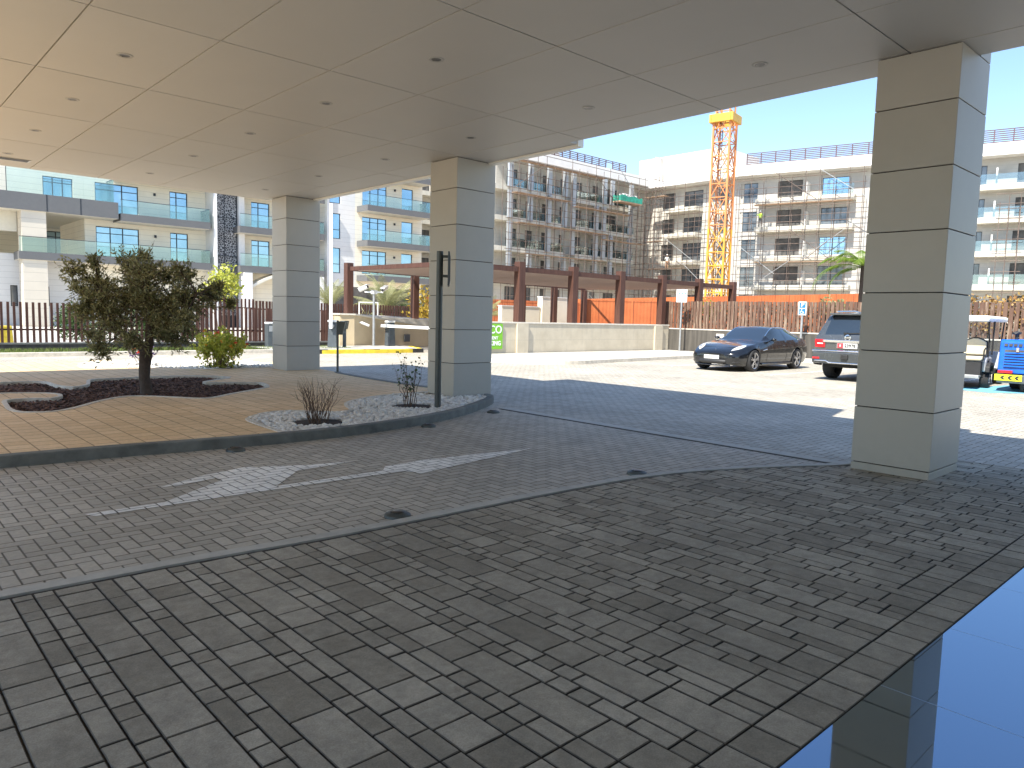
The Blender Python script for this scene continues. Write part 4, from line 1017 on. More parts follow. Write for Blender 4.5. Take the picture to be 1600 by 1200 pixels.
def interp(tab, x):
    if x <= tab[0][0]: return tab[0][1:]
    for a, b, i in zip(tab, tab[1:], range(len(tab))):
        if a[0] <= x <= b[0]:
            t = (x - a[0]) / (b[0] - a[0]); p = tab[max(i - 1, 0)]; n = tab[min(i + 2, len(tab) - 1)]; out = []
            for k in range(1, len(a)):
                h = b[0] - a[0]
                m0 = (b[k] - p[k]) / max(1e-6, b[0] - p[0]); m1 = (n[k] - a[k]) / max(1e-6, n[0] - a[0]); d = (b[k] - a[k]) / h
                if d == 0: m0 = m1 = 0
                else:
                    m0 = 0 if m0 / d < 0 else math.copysign(min(abs(m0), 3 * abs(d)), d); m1 = 0 if m1 / d < 0 else math.copysign(min(abs(m1), 3 * abs(d)), d)
                out.append((2 * t ** 3 - 3 * t * t + 1) * a[k] + (t ** 3 - 2 * t * t + t) * h * m0 + (-2 * t ** 3 + 3 * t * t) * b[k] + (t ** 3 - t * t) * h * m1)
            return tuple(out)
    return tab[-1][1:]

def car_shell(tab, N, arches, th, paint, regions, top_bulge=.5):
    """tab rows: x, zb, wb, zm, wm, zs, ws, zr, wr, zt  (half section, mirrored); regions: name -> (mat, test(x, strip, z))"""
    L = tab[-1][0]; xs = [L * i / N for i in range(N + 1)]
    rows = []
    for x in xs:
        zb, wb, zm, wm, zs, ws, zr, wr, zt = interp(tab, x)
        for xc, r, zc in arches:
            d = abs(x - xc)
            if d < r: zb = max(zb, zc + math.sqrt(r * r - d * d))
        zm = max(zm, zb + .03); zs = max(zs, zm + .03)
        S = [(wb, zb)]
        for k in range(1, 4): u = k / 3; S.append((wb + (wm - wb) * math.sin(u * PI / 2), zb + (zm - zb) * u))
        for k in range(1, 5): u = k / 4; S.append((wm + (ws - wm) * (1 - math.cos(u * PI / 2)), zm + (zs - zm) * math.sin(u * PI / 2) if False else zm + (zs - zm) * u))
        for k in range(1, 5): u = k / 4; S.append((ws + (wr - ws) * u + .02 * math.sin(u * PI), zs + (zr - zs) * u))
        for k in range(1, 7): u = k / 6; S.append((wr * (1 - u), zr + (zt - zr) * math.sin(u * PI / 2) ** (1.0)))
        rows.append([(x, -y, z) for y, z in S] + [(x, y, z) for y, z in reversed(S[:-1])])
    m = len(rows[0]); half = m // 2
    def strip(j):
        q = j if j < half else m - 2 - j
        return 'low' if q < 3 else 'side' if q < 7 else 'glass' if q < 11 else 'top'
    V = [p for r in rows for p in r]; buckets = {'body': (paint, [])}
    for nm, (mt, ts) in regions.items(): buckets[nm] = (mt, [])
    for i in range(N):
        for j in range(m - 1):
            f = (i * m + j, i * m + j + 1, (i + 1) * m + j + 1, (i + 1) * m + j); x = (xs[i] + xs[i + 1]) / 2
            z = sum(V[q][2] for q in f) / 4; y = sum(V[q][1] for q in f) / 4; key = 'body'
            for nm, (mt, ts) in regions.items():
                if ts(x, strip(j), z, y): key = nm; break
            buckets[key][1].append(f)
    caps = [tuple(range(m))[::-1], tuple(range(N * m, (N + 1) * m))]
    objs = {}
    for nm, (mt, fs) in buckets.items():
        if nm == 'body': fs = fs + caps
        used = sorted({q for f in fs for q in f}); mp = {q: i for i, q in enumerate(used)}
        g = MB(); g.add([V[q] for q in used], [[mp[q] for q in f] for f in fs]); o = g.build(nm.split('#')[0], mt, th, smooth=True); objs[nm] = recalc(o)
    return objs, rows

def wheel(th, x, y, r, w, out, spokes=5, rimfrac=.74, twin=True, mat='alloy'):
    wh = thing('wheel', None, None, (x, y, r)); wh.parent = th
    g = MB(); s = out
    g.lathe([(r * rimfrac, -w / 2), (r * .93, -w / 2), (r, -w * .36), (r, w * .36), (r * .93, w / 2), (r * rimfrac, w / 2), (r * rimfrac * .95, w * .3)], (0, 0, 0), 'y', 32); g.build('tyre', M['rubber'], wh, smooth=True)
    g = MB(); R_ = r * rimfrac; yo = s * w * .42
    g.lathe([(R_ * .90, yo - s * .10), (R_ * .90, yo), (R_, yo + s * .012), (R_ * 1.0, yo - s * .1)], (0, 0, 0), 'y', 32)
    for k in range(spokes):
        a = 2 * PI * k / spokes + .3
        for da in ((-.16, .16) if twin else (0,)):
            p0 = (.05 * math.cos(a), yo - s * .01, .05 * math.sin(a)); p1 = (R_ * .94 * math.cos(a + da), yo, R_ * .94 * math.sin(a + da)); g.bar(p0, p1, .045 if not twin else .035, .03)
    g.lathe([(0, yo + s * .012), (.055, yo + s * .01), (.06, yo - s * .02)], (0, 0, 0), 'y', 16); g.build('rim', M[mat], wh, smooth=True)
    g = MB(); g.lathe([(0, yo - s * .09), (R_ * .9, yo - s * .09)], (0, 0, 0), 'y', 20); g.build('brake_disc', M['trimblack'], wh)
    return wh

# ---- black four door saloon, nose towards the lane
car = thing('parked_car', 'glossy black low saloon car parked nose out by the slat fence', 'car', (20.12, 12.55, 0), rad(1.2))
#      x    zb   wb   zm   wm   zs   ws   zr   wr   zt
T = [(0.0, .27, .42, .42, .50, .52, .46, .545, .36, .56), (.06, .22, .60, .43, .68, .56, .62, .59, .46, .61), (.25, .19, .76, .46, .84, .63, .76, .665, .58, .69), (.60, .18, .86, .52, .92, .76, .83, .785, .66, .785), (.93, .18, .88, .55, .955, .84, .85, .845, .68, .855),
     (1.4, .18, .90, .58, .96, .90, .87, .905, .70, .925), (1.72, .18, .905, .60, .96, .93, .885, .95, .70, .985), (2.05, .18, .91, .60, .96, .95, .895, 1.13, .66, 1.17), (2.45, .18, .91, .60, .96, .96, .90, 1.33, .605, 1.365), (2.85, .18, .91, .60, .96, .97, .90, 1.375, .595, 1.418),
     (3.3, .18, .91, .62, .965, .98, .905, 1.36, .585, 1.41), (3.8, .18, .90, .64, .97, 1.0, .90, 1.26, .575, 1.325), (4.2, .19, .88, .66, .965, 1.02, .87, 1.13, .58, 1.19), (4.55, .21, .84, .66, .93, 1.0, .83, 1.03, .60, 1.07), (4.82, .25, .76, .62, .85, .93, .76, .95, .58, .97), (4.97, .32, .62, .58, .70, .82, .62, .84, .45, .85)]
def side(a, b): return lambda x, st, z, y: st == 'glass' and a < x < b and z > .985
RG = {'windscreen': (M['screen'], lambda x, st, z, y: st == 'top' and 1.70 < x < 2.5), 'rear_window': (M['carglass'], lambda x, st, z, y: st == 'top' and 3.72 < x < 4.5),
      'side_window#1': (M['carglass'], lambda x, st, z, y: side(2.02, 3.0)(x, st, z, y) and y < 0), 'side_window#2': (M['carglass'], lambda x, st, z, y: side(3.06, 4.08)(x, st, z, y) and y < 0),
      'side_window#3': (M['carglass'], lambda x, st, z, y: side(2.02, 3.0)(x, st, z, y) and y > 0), 'side_window#4': (M['carglass'], lambda x, st, z, y: side(3.06, 4.08)(x, st, z, y) and y > 0)}
ob, rows = car_shell(T, 110, [(.93, .375, .33), (3.85, .385, .335)], car, M['blackpaint'], RG)
g = MB(); g.box(.45, 4.75, -.70, .70, .2, .75); g.build('underbody', M['underbody'], car)
for x in (.93, 3.85):
    for s in (-1, 1): wheel(car, x, s * .835, .345, .25, s)
def surf(tab, x, y, dz=0):
    """top skin height at x, lateral y"""
    zb, wb, zm, wm, zs, ws, zr, wr, zt = interp(tab, x); y = abs(y)
    if y <= wr: return zr + (zt - zr) * math.sqrt(max(0, 1 - (y / wr) ** 2)) if False else zr + (zt - zr) * math.sin((1 - y / wr) * PI / 2)
    return zr + (zs - zr) * (y - wr) / max(1e-4, ws - wr)
def patch(th, name, mat, tab, outline_fn, nu, nv, lift=.006):
    g = MB(); V = []; F = []
    for i in range(nu + 1):
        for j in range(nv + 1):
            x, y = outline_fn(i / nu, j / nv); V.append((x - lift * .5, y, surf(tab, x, y) + lift))
    for i in range(nu):
        for j in range(nv): F.append((i * (nv + 1) + j, (i + 1) * (nv + 1) + j, (i + 1) * (nv + 1) + j + 1, i * (nv + 1) + j + 1))
    g.add(V, F); return g.build(name, mat, th, smooth=2)
for s in (-1, 1):
    def hl(u, v, s=s):
        w = .115 * math.sin(PI * min(1, max(0, .08 + u * .92))) ** .55
        return (.22 + .52 * u + (v - .5) * .12 * (1 - u), s * (.60 + .13 * u + (v - .5) * 2 * w * .95))
    h = patch(car, 'headlight', M['lampglass'], T, hl, 12, 6, .010)
    g = MB(); p = (.50, s * .70, surf(T, .50, .70) + .012); g.blob(p, .07, .05, .022); g.build('lamp_bulb', M['chrome'], h, smooth=2)
    g = MB(); g.path([(.085, s * .50, .395), (.16, s * .66, .40), (.27, s * .775, .405)], [.028, .032, .02], 8); g.build('fog_lamp', M['lampglass'], car, smooth=True)
    g = MB(); g.path([(.055, s * .48, .30), (.13, s * .66, .30), (.25, s * .79, .30)], [.045, .055, .03], 8); g.build('air_intake', M['trimblack'], car, smooth=True)
    g = MB(); g.blob((1.98, s * 1.02, 1.0), .10, .10, .065); g.bar((2.0, s * .90, .97), (1.98, s * 1.0, .985), .05, .03); g.build('wing_mirror', M['blackpaint'], car, smooth=2)
    pts = []
    for k in range(15):
        x = 1.98 + (4.12 - 1.98) * k / 14; zb, wb, zm, wm, zs, ws, zr, wr, zt = interp(T, x); pts.append((x, s * (wr + .012), zr + .004))
    g = MB(); g.path(pts + [(4.16, s * .73, 1.08), (4.10, s * .865, 1.015), (3.9, s * .915, 1.0)], .017, 6); g.build('window_trim', M['chrome'], car, smooth=True)
    for xx in (1.72, 3.03, 3.98):
        g = MB(); pr = [(xx + .02 * math.sin(q * 2), s * (interp(T, xx)[3] + .003 - abs(q - .35) * .07), .30 + q * .6) for q in [k / 8 for k in range(9)]]
        g.path(pr, .0035, 4); g.build('door_gap', M['ink'], car)
    for xx in (2.75, 3.66):
        g = MB(); g.box(xx, xx + .2, s * .935 - .02, s * .935 + .02, .80, .825); g.build('door_handle', M['blackpaint'], car, bevel=.008)
    g = MB(); g.path([(.95 + .40, s * .95, .235), (2.4, s * .955, .23), (3.45, s * .95, .235)], [.03, .035, .03], 8); g.build('sill', M['blackpaint'], car, smooth=True)
    g = MB(); g.path([(4.72, s * .80, .83), (4.86, s * .70, .86), (4.94, s * .55, .87)], [.03, .04, .03], 8); g.build('tail_light', M['redlamp'], car, smooth=True)
    g = MB(); g.path([(1.42, s * .957, .66), (1.66, s * .962, .70)], [.012, .022], 6); g.build('side_vent', M['chrome'], car, smooth=True)
g = MB(); g.path([(.03, -.46, .315), (-.005, -.3, .31), (-.012, 0, .31), (-.005, .3, .31), (.03, .46, .315)], [.05, .075, .08, .075, .05], 10); g.build('grille', M['trimblack'], car, smooth=True)
g = MB(); g.box(-.05, -.03, -.26, .26, .385, .50); p = g.build('number_plate', M['plate'], car, bevel=.004)
text('A 84172', .10, M['ink'], p, (-.052, 0, .442), (PI / 2, 0, -PI / 2), name='plate_text', ext=.001)
g = MB(); g.blob((.20, 0, surf(T, .20, 0) + .006), .03, .022, .01); g.build('badge', M['chrome'], car, smooth=2)
g = MB(); g.path([(.06, -.6, .21), (.0, -.3, .195), (-.01, 0, .19), (.0, .3, .195), (.06, .6, .21)], .022, 8); g.build('front_lip', M['blackpaint'], car, smooth=True)

# ---- dark grey large off-roader, tail to the viewer
suv = thing('parked_car', 'large dark grey off-road estate car parked tail out, partly behind the right column', 'car', (25.2, 8.38, 0), PI)
T2 = [(0.0, .45, .70, .75, .80, 1.0, .76, 1.02, .62, 1.04), (.15, .40, .84, .75, .93, 1.08, .86, 1.10, .72, 1.12), (.6, .36, .92, .78, .985, 1.15, .93, 1.165, .80, 1.19), (1.5, .36, .95, .80, .99, 1.19, .95, 1.205, .82, 1.23), (1.75, .36, .95, .80, .99, 1.2, .95, 1.26, .80, 1.30), (2.35, .36, .95, .80, .99, 1.2, .95, 1.76, .68, 1.82),
      (2.8, .36, .95, .8, .99, 1.2, .95, 1.84, .68, 1.905), (3.8, .36, .95, .8, .99, 1.21, .95, 1.84, .69, 1.905), (4.6, .38, .95, .8, .99, 1.22, .94, 1.80, .69, 1.865), (4.82, .40, .95, .8, .985, 1.22, .935, 1.74, .69, 1.80), (5.0, .42, .94, .8, .97, 1.2, .92, 1.42, .76, 1.46), (5.09, .44, .93, .79, .955, 1.15, .90, 1.19, .80, 1.20), (5.15, .46, .91, .78, .93, 1.10, .87, 1.12, .77, 1.13)]
RG2 = {'rear_window': (M['carglass'], lambda x, st, z, y: st == 'top' and x > 4.80 and 1.235 < z and abs(y) < .66), 'windscreen': (M['carglass'], lambda x, st, z, y: st == 'top' and 1.72 < x < 2.4)}
for q, (a, b) in enumerate(((2.1, 3.0), (3.08, 3.95), (4.03, 4.75))):
    for s in (-1, 1): RG2['side_window#%d%d' % (q, s)] = (M['carglass'], lambda x, st, z, y, a=a, b=b, s=s: st == 'glass' and a < x < b and 1.26 < z < 1.79 and y * s > 0)
ob2, rows2 = car_shell(T2, 120, [(.95, .45, .42), (4.03, .45, .42)], suv, M['greypaint'], RG2)
g = MB(); g.box(.4, 4.9, -.72, .72, .36, .9); g.build('underbody', M['underbody'], suv)
for x in (.95, 4.03):
    for s in (-1, 1): wheel(suv, x, s * .845, .40, .28, s, 6, .66, False)
g = MB(); g.prism([(4.98, -.97), (5.22, -.93), (5.26, -.6), (5.27, 0), (5.26, .6), (5.22, .93), (4.98, .97), (5.0, .9), (5.0, -.9)], .47, .80); recalc(g.build('rear_bumper', M['greypaint'], suv, bevel=.035))
g = MB(); g.path([(5.16, -.95, .815), (5.245, -.6, .825), (5.255, 0, .825), (5.245, .6, .825), (5.16, .95, .815)], .022, 8); g.build('bumper_trim', M['chrome'], suv, smooth=True)
g = MB(); g.path([(5.27, -.82, .545), (5.28, -.5, .545), (5.285, -.42, .50), (5.285, .42, .50), (5.28, .5, .545), (5.27, .82, .545)], .018, 6); g.build('skid_trim', M['chrome'], suv, smooth=True)
g = MB(); g.box(5.262, 5.33, -.09, .09, .60, .74); g.build('tow_hitch', M['trimblack'], suv, bevel=.02)
g = MB(); g.box(5.10, 5.19, -.66, .66, 1.05, 1.125); g.build('tailgate_trim', M['chrome'], suv, bevel=.012)
g = MB(); g.box(5.13, 5.175, -.27, .27, .90, 1.04); p = g.build('number_plate', M['plate'], suv, bevel=.005)
g = MB(); g.box(5.175, 5.179, -.26, -.10, .905, 1.035); g.build('plate_field', M['platered'], p)
text('23978', .12, M['ink'], p, (5.179, .08, .97), (PI / 2, 0, PI / 2), name='plate_text', ext=.001, bold=.004)
text('8', .10, M['plate'], p, (5.181, -.18, .97), (PI / 2, 0, PI / 2), name='plate_text', ext=.001)
g = MB(); g.lathe([(.085, 5.135), (.085, 5.165), (.06, 5.17), (.06, 5.135)], (0, 0, 1.19), 'x', 20); g.box(5.14, 5.168, -.085, .085, 1.175, 1.205); g.build('badge', M['chrome'], suv, smooth=True)
for s in (-1, 1):
    g = MB(); g.prism([(4.84, s * .955), (5.10, s * .925), (5.15, s * .90), (5.175, s * .60), (5.12, s * .6), (5.06, s * .85), (4.84, s * .90)], .90, 1.13); tl = recalc(g.build('tail_light', M['redlamp'], suv, bevel=.015))
    g = MB(); g.box(5.152, 5.172, s * .74 - .08, s * .74 + .08, 1.0, 1.03); g.build('light_strip', M['plate'], tl)
    g = MB(); g.box(5.0, 5.262, s * .80 - .1, s * .80 + .1, .585, .64); g.build('reflector', M['redlamp'], suv, bevel=.01)
    g = MB(); g.path([(2.3, s * .66, 1.86), (3.2, s * .66, 1.94), (4.4, s * .66, 1.90)], .02, 8); g.build('roof_rail', M['chrome'], suv, smooth=True)
    g = MB(); g.blob((1.95, s * 1.08, 1.24), .1, .12, .1); g.build('wing_mirror', M['greypaint'], suv, smooth=2)
g = MB(); g.prism([(4.70, -.66), (4.98, -.60), (5.0, 0), (4.98, .60), (4.70, .66)], 1.80, 1.85); recalc(g.build('roof_spoiler', M['greypaint'], suv, bevel=.015))
g = MB(); g.bar((5.075, -.1, 1.30), (5.06, .42, 1.33), .03, .03); g.box(5.05, 5.10, -.14, -.04, 1.27, 1.33); g.build('rear_wiper', M['trimblack'], suv)

# ---- golf buggy
M['seatcream'] = basic('cream vinyl seat', (.58, .52, .38), .5, var=.06)
M['silver'] = basic('silver body panel', (.42, .44, .47), .35, .2, .05)
gc = thing('golf_cart', 'white roofed golf cart with cream rear seat, between the right column and blue machine', 'golf cart', (21.25, 6.02, 0), rad(6))
g = MB(); g.box(-.05, 3.0, -.60, .60, 1.71, 1.86); o = g.build('roof', M['whitepaint'], gc, bevel=.06)
g = MB(); g.box(.3, 2.7, -.5, .5, .30, .40); g.build('chassis', M['trimblack'], gc)
g = MB(); g.prism_xz([(.28, .42), (.62, .42), (.95, .62), (1.1, .62), (1.1, .80), (.35, .80), (.25, .70)], -.56, .56); recalc(g.build('rear_body', M['silver'], gc, bevel=.05))
g = MB(); g.prism_xz([(2.2, .40), (2.9, .42), (2.95, .6), (2.7, .85), (2.4, .92)], -.55, .55); recalc(g.build('front_cowl', M['silver'], gc, bevel=.06))
g = MB(); g.box(1.05, 2.35, -.52, .52, .401, .45); g.build('floor_panel', M['trimblack'], gc)
g = MB(); g.box(-.02, .45, -.5, .5, .72, .82); g.build('rear_seat', M['seatcream'], gc, bevel=.04)
g = MB(); pr = [(-.5, .86)] + [(-.5 + k * .1, 1.18 + (.10 * math.sin((k % 5) / 5 * PI))) for k in range(11)] + [(.5, .86)]
g.add([(.46, y, z) for y, z in pr] + [(.56, y, z) for y, z in pr], [tuple(range(13)), tuple(range(13, 26))[::-1]] + [(i, (i + 1) % 13, 13 + (i + 1) % 13, 13 + i) for i in range(13)]); recalc(g.build('rear_backrest', M['seatcream'], gc, bevel=.02))
g = MB(); g.path([(.57, y, z + .01) for y, z in pr], .022, 6); g.build('backrest_trim', M['trimblack'], gc, smooth=True)
g = MB(); g.box(.62, 1.05, -.5, .5, .82, .92); g.build('front_seat', M['seatcream'], gc, bevel=.04)
g = MB(); g.box(.0, .27, -.48, .48, .32, .68); g.build('rear_panel', M['trimblack'], gc)
g = MB(); g.box(-.42, .02, -.5, .5, .30, .35); g.box(-.44, -.40, -.52, .52, .29, .37); g.build('foot_deck', M['galv'], gc, bevel=.01)
for s in (-1, 1):
    g = MB(); g.path([(-.0, s * .53, .74), (-.06, s * .54, .98), (.12, s * .54, 1.04), (.42, s * .53, 1.0)], .018, 8); g.build('grab_rail', M['trimblack'], gc, smooth=True)
    for pts in ([(.55, s * .54, .8), (.55, s * .55, 1.2), (.33, s * .55, 1.45), (.30, s * .55, 1.76)], [(1.05, s * .55, .85), (1.08, s * .56, 1.76)], [(2.5, s * .53, .9), (2.75, s * .55, 1.76)]):
        g = MB(); g.path(pts, .02, 8); g.build('roof_post', M['trimblack'], gc, smooth=True)
    for x in (.55, 2.55): wheel(gc, x, s * .52, .23, .2, s, 5, .55, False)
    g = MB(); g.prism_xz([(.22, .42), (.24, .56), (.36, .66), (.74, .66), (.88, .56), (.88, .42), (.80, .42), (.78, .52), (.68, .58), (.42, .58), (.32, .50), (.31, .42)], s * .60 - .05, s * .60 + .05); recalc(g.build('fender', M['trimblack'], gc, bevel=.015))
    g = MB(); g.lathe([(0, s * .585), (.05, s * .585), (.05, s * .56)], (.48, 0, .72), 'y', 14); g.build('filler_cap', M['trimblack'], gc)
g = MB(); g.tube((2.12, .25, .85), (1.8, .25, 1.1), .02, n=8)
g.path([(1.8 + .06 * math.sin(a), .25 + .17 * math.cos(a), 1.1 + .14 * math.sin(a)) for a in [2 * PI * k / 14 for k in range(15)]], .015, 6); g.build('steering_wheel', M['trimblack'], gc, smooth=True)
t = NT('clear screen'); M['clear'] = thinglass('clear plastic screen', (.9, .93, .95), .1)
g = MB(); g.add([(2.53, -.5, .95), (2.53, .5, .95), (2.74, .5, 1.7), (2.74, -.5, 1.7), (2.54, -.5, .95), (2.54, .5, .95), (2.75, .5, 1.7), (2.75, -.5, 1.7)], [(0, 1, 2, 3), (7, 6, 5, 4)]); g.build('windscreen', M['clear'], gc)

# ---- blue trailer compressor
M['bluepaint'] = basic('bright blue machine paint', (.012, .12, .58), .35, 0, .1, spec=.5)
M['hivis'] = basic('fluorescent yellow marker', (.75, .80, .03), .5, var=.04)
bc = thing('compressor', 'bright blue louvred trailer compressor with a yellow chevron board, cut by the right edge', 'machine', (21.0, 5.12, 0), 0)
g = MB(); g.prism_xz([(.08, .45), (2.9, .45), (2.9, 1.28), (.22, 1.28), (.15, 1.23)], -1.75, 0); recalc(g.build('housing', M['bluepaint'], bc, bevel=.03))
def sl(z): return .08 + .07 * (z - .45) / .78
for q, (z0, z1) in enumerate(((.60, 1.03),)):
    g = MB(); g.add([(sl(z0) - .012, -.12, z0), (sl(z0) - .012, -1.6, z0), (sl(z1) - .012, -1.6, z1), (sl(z1) - .012, -.12, z1)], [(0, 1, 2, 3)]); v = g.build('grille_recess', M['opening'], bc)
    for k in range(6):
        z = z0 + .03 + k * .065; g = MB(); g.obox((sl(z) - .03, -.86, z), (.016, 0, .012), (0, .73, 0), (-.002, 0, .006)); g.build('louvre', M['bluepaint'], v)
g = MB()
for k in range(14): g.box(.11, .135, -.17 - k * .1, -.10 - k * .1, 1.12, 1.18)
g.build('top_vents', M['opening'], bc)
g = MB(); g.box(.06, .12, -.43, -.36, .98, 1.09); g.build('latch', M['chrome'], bc, bevel=.008)
g = MB(); g.box(-.02, 2.6, -1.72, -.02, .22, .43); g.build('chassis', M['greymetal'], bc, bevel=.02)
g = MB(); g.box(-.04, -.022, -.55, .02, .28, .43); p = g.build('chevron_board', M['hivis'], bc)
for k in range(3):
    y = -.1 - k * .15; g = MB()
    for s in (-1, 1): g.add([(-.045, y, .355), (-.045, y - .06, .355), (-.045, y - .12, .355 + s * .05), (-.045, y - .05, .355 + s * .05)], [(0, 1, 2, 3) if s > 0 else (3, 2, 1, 0)])
    g.build('chevron', M['ink'], p)
g = MB(); g.box(-.03, .07, -.34, -.03, .455, .53); g.build('tail_light', M['redlamp'], bc, bevel=.015)
for s in (-.12, -1.62): wheel(bc, 1.4, s, .30, .2, 1 if s > -1 else -1, 5, .6, False)
g = MB(); g.tube((.5, -.25, 1.28), (.5, -.25, 1.44), .035, n=10); g.blob((.5, -.25, 1.44), .12, .12, .05); g.build('exhaust', M['trimblack'], bc)
g = MB(); g.bar((.12, -1.5, .22), (.12, -1.5, .01), .06, .06); g.bar((.3, -.5, .22), (.3, -.5, .01), .06, .06); g.build('jack_leg', M['trimblack'], bc)
# ------------------------------------------------------------------ plants
M['olive'] = leaf_mat('olive leaf', (.14, .155, .055), (.40, .385, .20), .42)
M['trunk'] = basic('olive bark', (.075, .055, .042), .9, var=.35, scale=18, bump=.8)
M['twig'] = basic('dry twig', (.12, .075, .05), .9, var=.3, scale=30)
M['lime'] = leaf_mat('yellow green leaf', (.38, .43, .045), (.64, .62, .13), .45)
M['darkleaf'] = leaf_mat('dark glossy leaf', (.03, .07, .018), (.08, .13, .03), .25)
M['gapleaf'] = leaf_mat('leaf darkened for fence gaps', (.03, .03, .015), (.10, .075, .03), .2)  # dark tone stands in for shade in the slat fence gaps
M['palm'] = leaf_mat('palm leaflet', (.10, .20, .025), (.26, .34, .05), .35)
M['drypalm'] = leaf_mat('pale dry palm leaflet', (.24, .26, .11), (.46, .44, .22), .35)
M['croton'] = leaf_mat('croton leaf', (.30, .20, .03), (.50, .36, .05), .35)
M['dryleaf'] = leaf_mat('dry hedge leaf', (.30, .14, .05), (.55, .38, .12), .3)
M['redflower'] = leaf_mat('red flower', (.65, .06, .05), (.75, .12, .05), .3)
M['orangeflower'] = leaf_mat('orange flower', (.75, .28, .03), (.80, .40, .06), .3)
M['purpleflower'] = leaf_mat('purple leaf', (.08, .05, .16), (.18, .12, .26), .3)
RV = Vector((.735, -.677, 0)); FV = Vector((.676, .731, 0)); UZ = Vector((0, 0, 1))
def leaf(g, p, d, L, W, roll=None):
    d = d.normalized(); s = d.cross(Vector((rnd(-1, 1), rnd(-1, 1), rnd(-1, 1)))); s = s.normalized() if s.length > 1e-3 else RV
    n = d.cross(s); g.add([p, p + d * L * .45 + s * W + n * L * .05, p + d * L, p + d * L * .45 - s * W + n * L * .05], [(0, 1, 2, 3)])
def rdir(up=0.): 
    while 1:
        v = Vector((rnd(-1, 1), rnd(-1, 1), rnd(-1, 1)))
        if .1 < v.length < 1: return (v.normalized() + UZ * up).normalized()
def bend(a, b, sag=.0, n=5, jit=.03):
    a, b = Vector(a), Vector(b); L = (b - a).length
    return [a.lerp(b, t / n) + UZ * (math.sin(t / n * PI) * sag * L) + (Vector((rnd(-1, 1), rnd(-1, 1), rnd(-1, 1))) * jit * L if 0 < t < n else Vector()) for t in range(n + 1)]

# olive tree under the canopy
random.seed(21)
ot = thing('olive_tree', 'small olive tree with a forked gnarled trunk and wide dusty crown, in the bark bed', 'tree', (3.87, 13.43, .04))
def W_(l, z, d=0): return RV * l + FV * d + UZ * z
S = .01085
g = MB(); fork = W_(.02, .74)
tr = [W_(.02, -.05), W_(.01, .1), W_(-.03, .3, .02), W_(-.01, .5), fork]
g.path(tr, [.125, .098, .09, .095, .105], 12)
g.path([fork, W_(-.09, .86), W_(-.22, .98, .05), W_(-.42, 1.06, .05), W_(-.62, 1.22)], [.085, .07, .055, .045, .035], 9)
g.path([fork, W_(.08, .92), W_(.10, 1.12, -.04), W_(.09, 1.4), W_(.02, 1.75, .1)], [.09, .075, .062, .05, .035], 9)
g.path([W_(.10, 1.15), W_(.3, 1.4, .1), W_(.6, 1.6, .1), W_(.95, 1.75, -.1)], [.05, .042, .032, .02], 8)
g.path([W_(-.42, 1.06), W_(-.5, 1.4, -.2), W_(-.7, 1.8, -.1)], [.04, .03, .018], 8)
g.build('trunk', M['trunk'], ot, smooth=2)
nodes = [W_(-.62, 1.22), W_(.02, 1.75, .1), W_(.95, 1.75, -.1), W_(-.7, 1.8, -.1), W_(.09, 1.4), W_(-.42, 1.06), W_(.6, 1.6, .1), W_(.3, 1.4, .1)]
px = [(158, 425, 26), (160, 480, 36), (190, 440, 40), (212, 410, 26), (242, 425, 34), (262, 480, 46), (205, 505, 44), (285, 430, 30), (300, 420, 20), (298, 468, 40), (335, 455, 22), (312, 495, 26), (182, 545, 26), (282, 525, 26), (215, 460, 50), (255, 440, 40), (170, 410, 16), (218, 395, 14), (345, 442, 10), (143, 445, 14), (150, 525, 18), (235, 530, 26), (350, 468, 10)]
lv_ = MB(); tw = MB()
for _ in range(24):
    a, q = rnd(0, 6.28), rnd(0, 1) ** .5; px.append((224 + 98 * q * math.cos(a), 466 + 58 * q * math.sin(a), rnd(18, 34)))
for (x, y, r) in px:
    c = W_((x - 228) * S, (480 - y) * S + 1.46, rnd(-.75, .75)); R_ = r * S * 1.1; c = c - RV * .10
    nd = min(nodes, key=lambda q: (q - c).length); b = bend(nd, c, .05); tw.path(b, [.02, .017, .014, .011, .009, .006], 6)
    for k in range(int(10 + r * 1.25)):
        d = rdir(.25); o = c + rdir() * R_ * rnd(0, .55); e = o + Vector((d.x, d.y, d.z)) * R_ * rnd(.4, .95)
        bb = bend(o, e, -.05, 3, .05); tw.path(bb, [.005, .004, .003, .002], 4, False)
        for q in range(random.randint(8, 13)):
            t_ = rnd(0, 1); p = o.lerp(e, t_) + rdir() * .02; leaf(lv_, p, ((e - o).normalized() * .8 + rdir()), rnd(.055, .095), rnd(.009, .016))
tw.build('branches', M['trunk'], ot, smooth=2); tag(lv_.build('crown', M['olive'], ot), kind=None)

